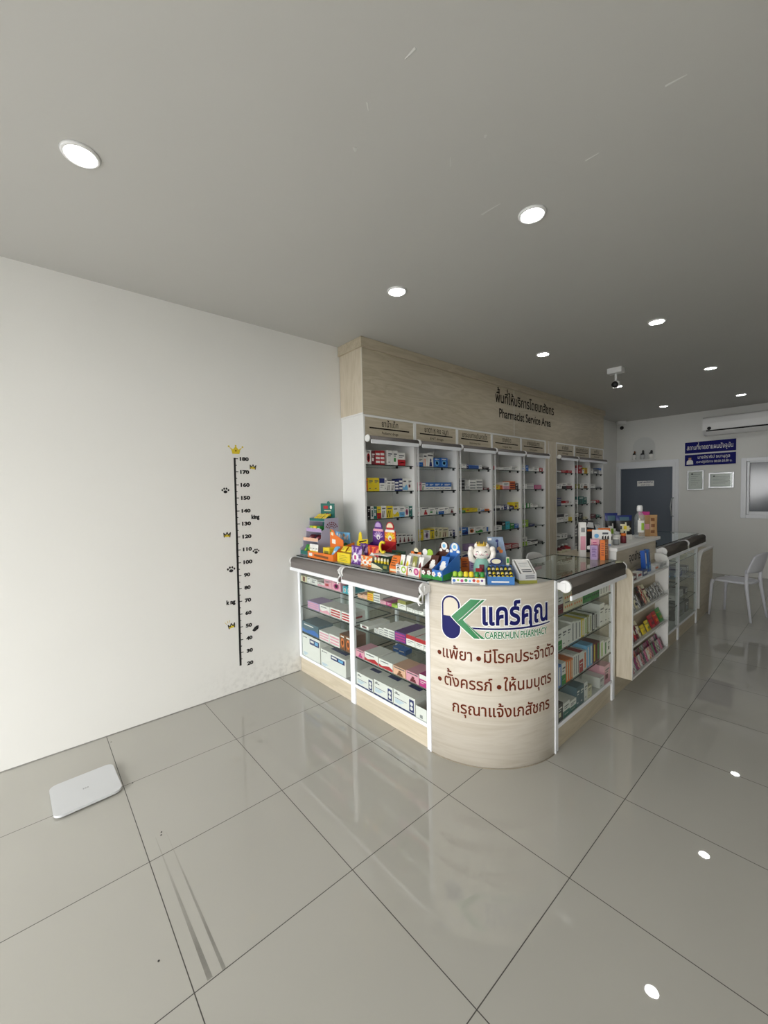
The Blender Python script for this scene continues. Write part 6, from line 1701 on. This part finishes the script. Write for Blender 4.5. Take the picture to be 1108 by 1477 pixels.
# ---- chairs
def chair(label, loc, rotz, M_):
    t = thing('plastic_chair', label, 'chair', loc, rotz, 'pale plastic chairs')
    w, d, zs = 0.40, 0.40, 0.45
    def top(u, v):
        x, y = (u - 0.5), (v - 0.5)
        k = 1 - 0.10 * (2 * y) ** 2 * (2 * x) ** 2 * 2
        return (x * w * (1.0 - 0.06 * v) * k, y * d * k - 0.005, zs - 0.012 * math.cos(PI * x) * math.cos(PI * y) - 0.012 * max(0, (0.12 - v)) / 0.12)
    q = MB()
    q.grid(top, 14, 14, M_)
    q.grid(lambda u, v: (lambda p: (p[0], p[1], p[2] - 0.022))(top(1 - u, v)), 14, 14, M_)
    for e in range(4):
        def rim(u, v, e=e):
            a = {0: (u, 0), 1: (1, u), 2: (1 - u, 1), 3: (0, 1 - u)}[e]
            p = top(*a)
            return (p[0], p[1], p[2] - 0.022 * v)
        q.grid(rim, 14, 1, M_)
    q.build('seat', t)
    for s in (-1, 1):
        MB().tube([(s * 0.175, -0.175, zs - 0.012), (s * 0.185, -0.187, zs - 0.06), (s * 0.2, -0.205, 0.004)], [0.022, 0.019, 0.011], M_, 12).build('leg', t)
        MB().tube([(s * 0.19, 0.17, 0.60), (s * 0.185, 0.165, zs + 0.02), (s * 0.188, 0.17, zs - 0.06), (s * 0.215, 0.225, 0.004)], [0.015, 0.020, 0.019, 0.011], M_, 12).build('leg', t)
    def back(u, v, off=0.0):
        x = (u - 0.5) * 2
        hw = 0.21 - 0.035 * v ** 3
        z = 0.565 + (0.235 - 0.045 * abs(x) ** 3) * v
        y = 0.165 + 0.06 * v + 0.045 * (1 - x * x) + off
        return (x * hw, y, z)
    q = MB()
    q.grid(lambda u, v: back(u, v), 16, 10, M_); q.grid(lambda u, v: back(1 - u, v, 0.014), 16, 10, M_)
    for fn in (lambda u, v: back(u, 0, 0.014 * v), lambda u, v: back(1 - u, 1, 0.014 * v)):
        q.grid(fn, 16, 1, M_)
    for fn in (lambda u, v: back(0, 1 - u, 0.014 * v), lambda u, v: back(1, u, 0.014 * v)):
        q.grid(fn, 10, 1, M_)
    q.build('backrest', t)
    return t
c1 = chair('pale grey plastic chair drawn up to the far end of the counter', (2.262, 5.842, 0), R(-103), M_chair)
c1.scale = (0.95, 0.92, 0.97)
c2 = chair('white plastic chair behind the counter, seen over the right glass top', (1.32, 3.39, 0), R(90), M_plastic)
c2.scale = (0.92, 1.0, 1.13)

# ---- body scale on the floor
t = thing('body_scale', 'flat white square body scale on the floor by the left wall', 'scale', (0.512, -0.152, 0), R(2))
MB().prism(rrect(-0.142, 0.142, -0.139, 0.139, 0.035, 6), 'xy', 0.009, 0.02, mat('scale_top', '#cdcfd1', 0.25, var=0.01)).build('platform', t, 0.003)
MB().prism(rrect(-0.134, 0.134, -0.131, 0.131, 0.03, 6), 'xy', 0.004, 0.009, C('grey')).build('base', t)
for sx in (-0.1, 0.1):
    for sy in (-0.1, 0.1):
        MB().lathe([(0.014, 0), (0.014, 0.004)], (sx, sy, 0), M_black, 12).build('foot', t)
q = MB()
for i in range(3):
    q.add([(-0.005 + 0.0, -0.012 + 0.009 * i, 0.0204), (0.005, -0.012 + 0.009 * i, 0.0204), (0.005, -0.006 + 0.009 * i, 0.0204), (-0.005, -0.006 + 0.009 * i, 0.0204)], [(0, 1, 2, 3)], C('grey'))
q.build('emblem', t)

# ---- growth chart stickers on the left wall
go = (0.0, 0.89, 0.2)
gc = thing('growth_chart', 'black height chart wall sticker with gold crowns and paw prints', 'wall sticker', go)
onwall = lambda k: (lambda y, z: (0.0012 + 0.0003 * k, y, z))
bary = lambda z: 0.870 + 0.012 * (z - 0.2) / 1.6
lay = [ngon([(bary(0.2) - 0.003, 0.2), (bary(0.2) + 0.0135, 0.2), (bary(1.806) + 0.0135, 1.806), (bary(1.806) - 0.002, 1.806)], M_ink)]
for v in range(25, 185, 5):
    z = v / 100
    L_ = 0.032 if v % 10 == 0 else 0.021
    lay.append(ngon([(bary(z) + 0.006, z - 0.003), (bary(z) + L_, z - 0.003), (bary(z) + L_, z + 0.003), (bary(z) + 0.006, z + 0.003)], M_ink))
decal('scale_bar', lay, gc, onwall(0), go)
for v in range(20, 190, 10):
    lettering('height_number', str(v), M_ink, gc, onwall(0), 0.066 if v > 99 else 0.045, 0.037, 0.93, v / 100 - 0.013, 0.06, go, res=3)
def crown_pts(y, z, s, tilt=0.0):
    base = [(-0.5, 0), (0.5, 0), (0.62, 0.55), (0.98, 1.0), (0.40, 0.62), (0.0, 1.1), (-0.40, 0.62), (-0.98, 1.0), (-0.62, 0.55)]
    c, s_ = math.cos(tilt), math.sin(tilt)
    return [(y + s * (a * c - b * s_), z + s * (a * s_ + b * c)) for a, b in base]
def crown(y, z, s, tilt=0.0, big=False):
    if big:
        lay_ = [ngon(crown_pts(y, z, s, tilt), M_gold)]
        for a, b in ((-0.98, 1.02), (0.0, 1.14), (0.98, 1.02)):
            lay_.append(ngon(circ(y + s * a, z + s * b, 0.007, 12), M_gold))
        decal('crown', lay_, gc, onwall(1), go)
        decal('crown_jewel', [ngon(circ(y, z + 0.024, 0.006, 10), M_brown)], gc, onwall(2), go)
        return
    c, s_ = math.cos(tilt), math.sin(tilt)
    rot = lambda pts: [(y + s * (a * c - b * s_), z + s * (a * s_ + b * c)) for a, b in pts]
    decal('crown', [ngon(rot([(-0.85, 0), (0.85, 0), (0.95, 0.75), (0.45, 0.5), (0.0, 0.8), (-0.45, 0.5), (-0.95, 0.75)]), M_gold)], gc, onwall(0), go)
    line = [(-0.85, -0.05), (-1.0, 1.15), (-0.45, 0.5), (0.0, 1.4), (0.45, 0.5), (1.0, 1.3), (0.85, -0.05)]
    decal('crown_outline', [ngon(rot(round_line((line[i], line[i + 1]), 0.26, 4)), M_ink) for i in range(6)], gc, onwall(1), go)
crown(0.899, 1.836, 0.054, 0.0, True)
crown(1.028, 1.725, 0.024, -0.12); crown(0.808, 1.208, 0.025, -0.05); crown(0.819, 0.51, 0.025, 0.12)
def paw(y, z, s):
    L_ = [ngon([(y + s * 0.55 * math.cos(a), z - s * 0.32 + s * 0.4 * math.sin(a)) for a in [2 * PI * k / 16 for k in range(16)]], M_ink)]
    for a, b in ((-0.85, 0.15), (-0.32, 0.55), (0.32, 0.55), (0.85, 0.15)):
        L_.append(ngon([(y + s * a + s * 0.25 * math.cos(t_), z + s * b + s * 0.3 * math.sin(t_)) for t_ in [2 * PI * k / 12 for k in range(12)]], M_ink))
    decal('paw_print', L_, gc, onwall(0), go)
paw(0.809, 1.557, 0.027); paw(1.032, 1.074, 0.026); paw(0.83, 0.957, 0.029)
lettering('sticker_word', 'king', M_ink, gc, onwall(0), 0.062, 0.044, 1.006, 1.334, 0.06, go, res=3)
lettering('sticker_word', 'k ng', M_ink, gc, onwall(0), 0.064, 0.044, 0.787, 0.694, 0.06, go, res=3)
decal('black_spot', [ngon([(1.008 + (0.028 + 0.004 * math.sin(5 * t_)) * math.cos(t_) * 0.9 - 0.012 * math.sin(t_) * 0.4, 0.461 + 0.016 * math.sin(t_) + 0.014 * math.cos(t_)) for t_ in [2 * PI * k / 24 for k in range(24)]], M_ink)], gc, onwall(0), go)
decal('sun_rays', [ngon([(y, z), (y + 0.004, z), (y + dy + 0.003, z + 0.018), (y + dy, z + 0.018)], M_gold) for y, z, dy in ((0.778, 0.545, -0.012), (0.789, 0.552, -0.004), (0.80, 0.556, 0.002))], gc, onwall(0), go)

# ---- two small blue cartons at the back of the corner bay, and an open tray on its floor
for k, (x, y) in enumerate(((0.93, 1.665), (1.0, 1.655))):
    q = MB().box(-0.032, 0.032, 0, 0.075, 0, 0.035, C('blue'))
    flat_print(q, [(-0.024, 0.02), (0.02, 0.02), (0.02, 0.028), (-0.024, 0.028)], -0.0005, C('white'))
    put(q, 'medicine_carton', '%s of two small blue cartons at the back of the third counter shelf' % ('left', 'right')[k], 'medicine box', (x, y, 0.3516), 0.12, 'small blue cartons')
t = thing('open_carton', 'open white cardboard tray at the right end of the counter bottom', 'carton', (1.424, YF + 0.0125, 0.1475))
q = MB().box(-0.045, 0.045, 0, 0.003, 0, 0.075, C('white')).box(-0.045, 0.045, 0.003, 0.22, 0, 0.003, C('tan')).box(-0.045, 0.045, 0.217, 0.22, 0.003, 0.075, C('white'))
q.box(-0.045, -0.042, 0.003, 0.217, 0.003, 0.075, C('white')).box(0.042, 0.045, 0.003, 0.217, 0.003, 0.075, C('white'))
flat_print(q, [(-0.01, 0.01), (0.012, 0.01), (0.012, 0.03), (-0.01, 0.03)], -0.0005, C('grey'))
q.build('tray', t)
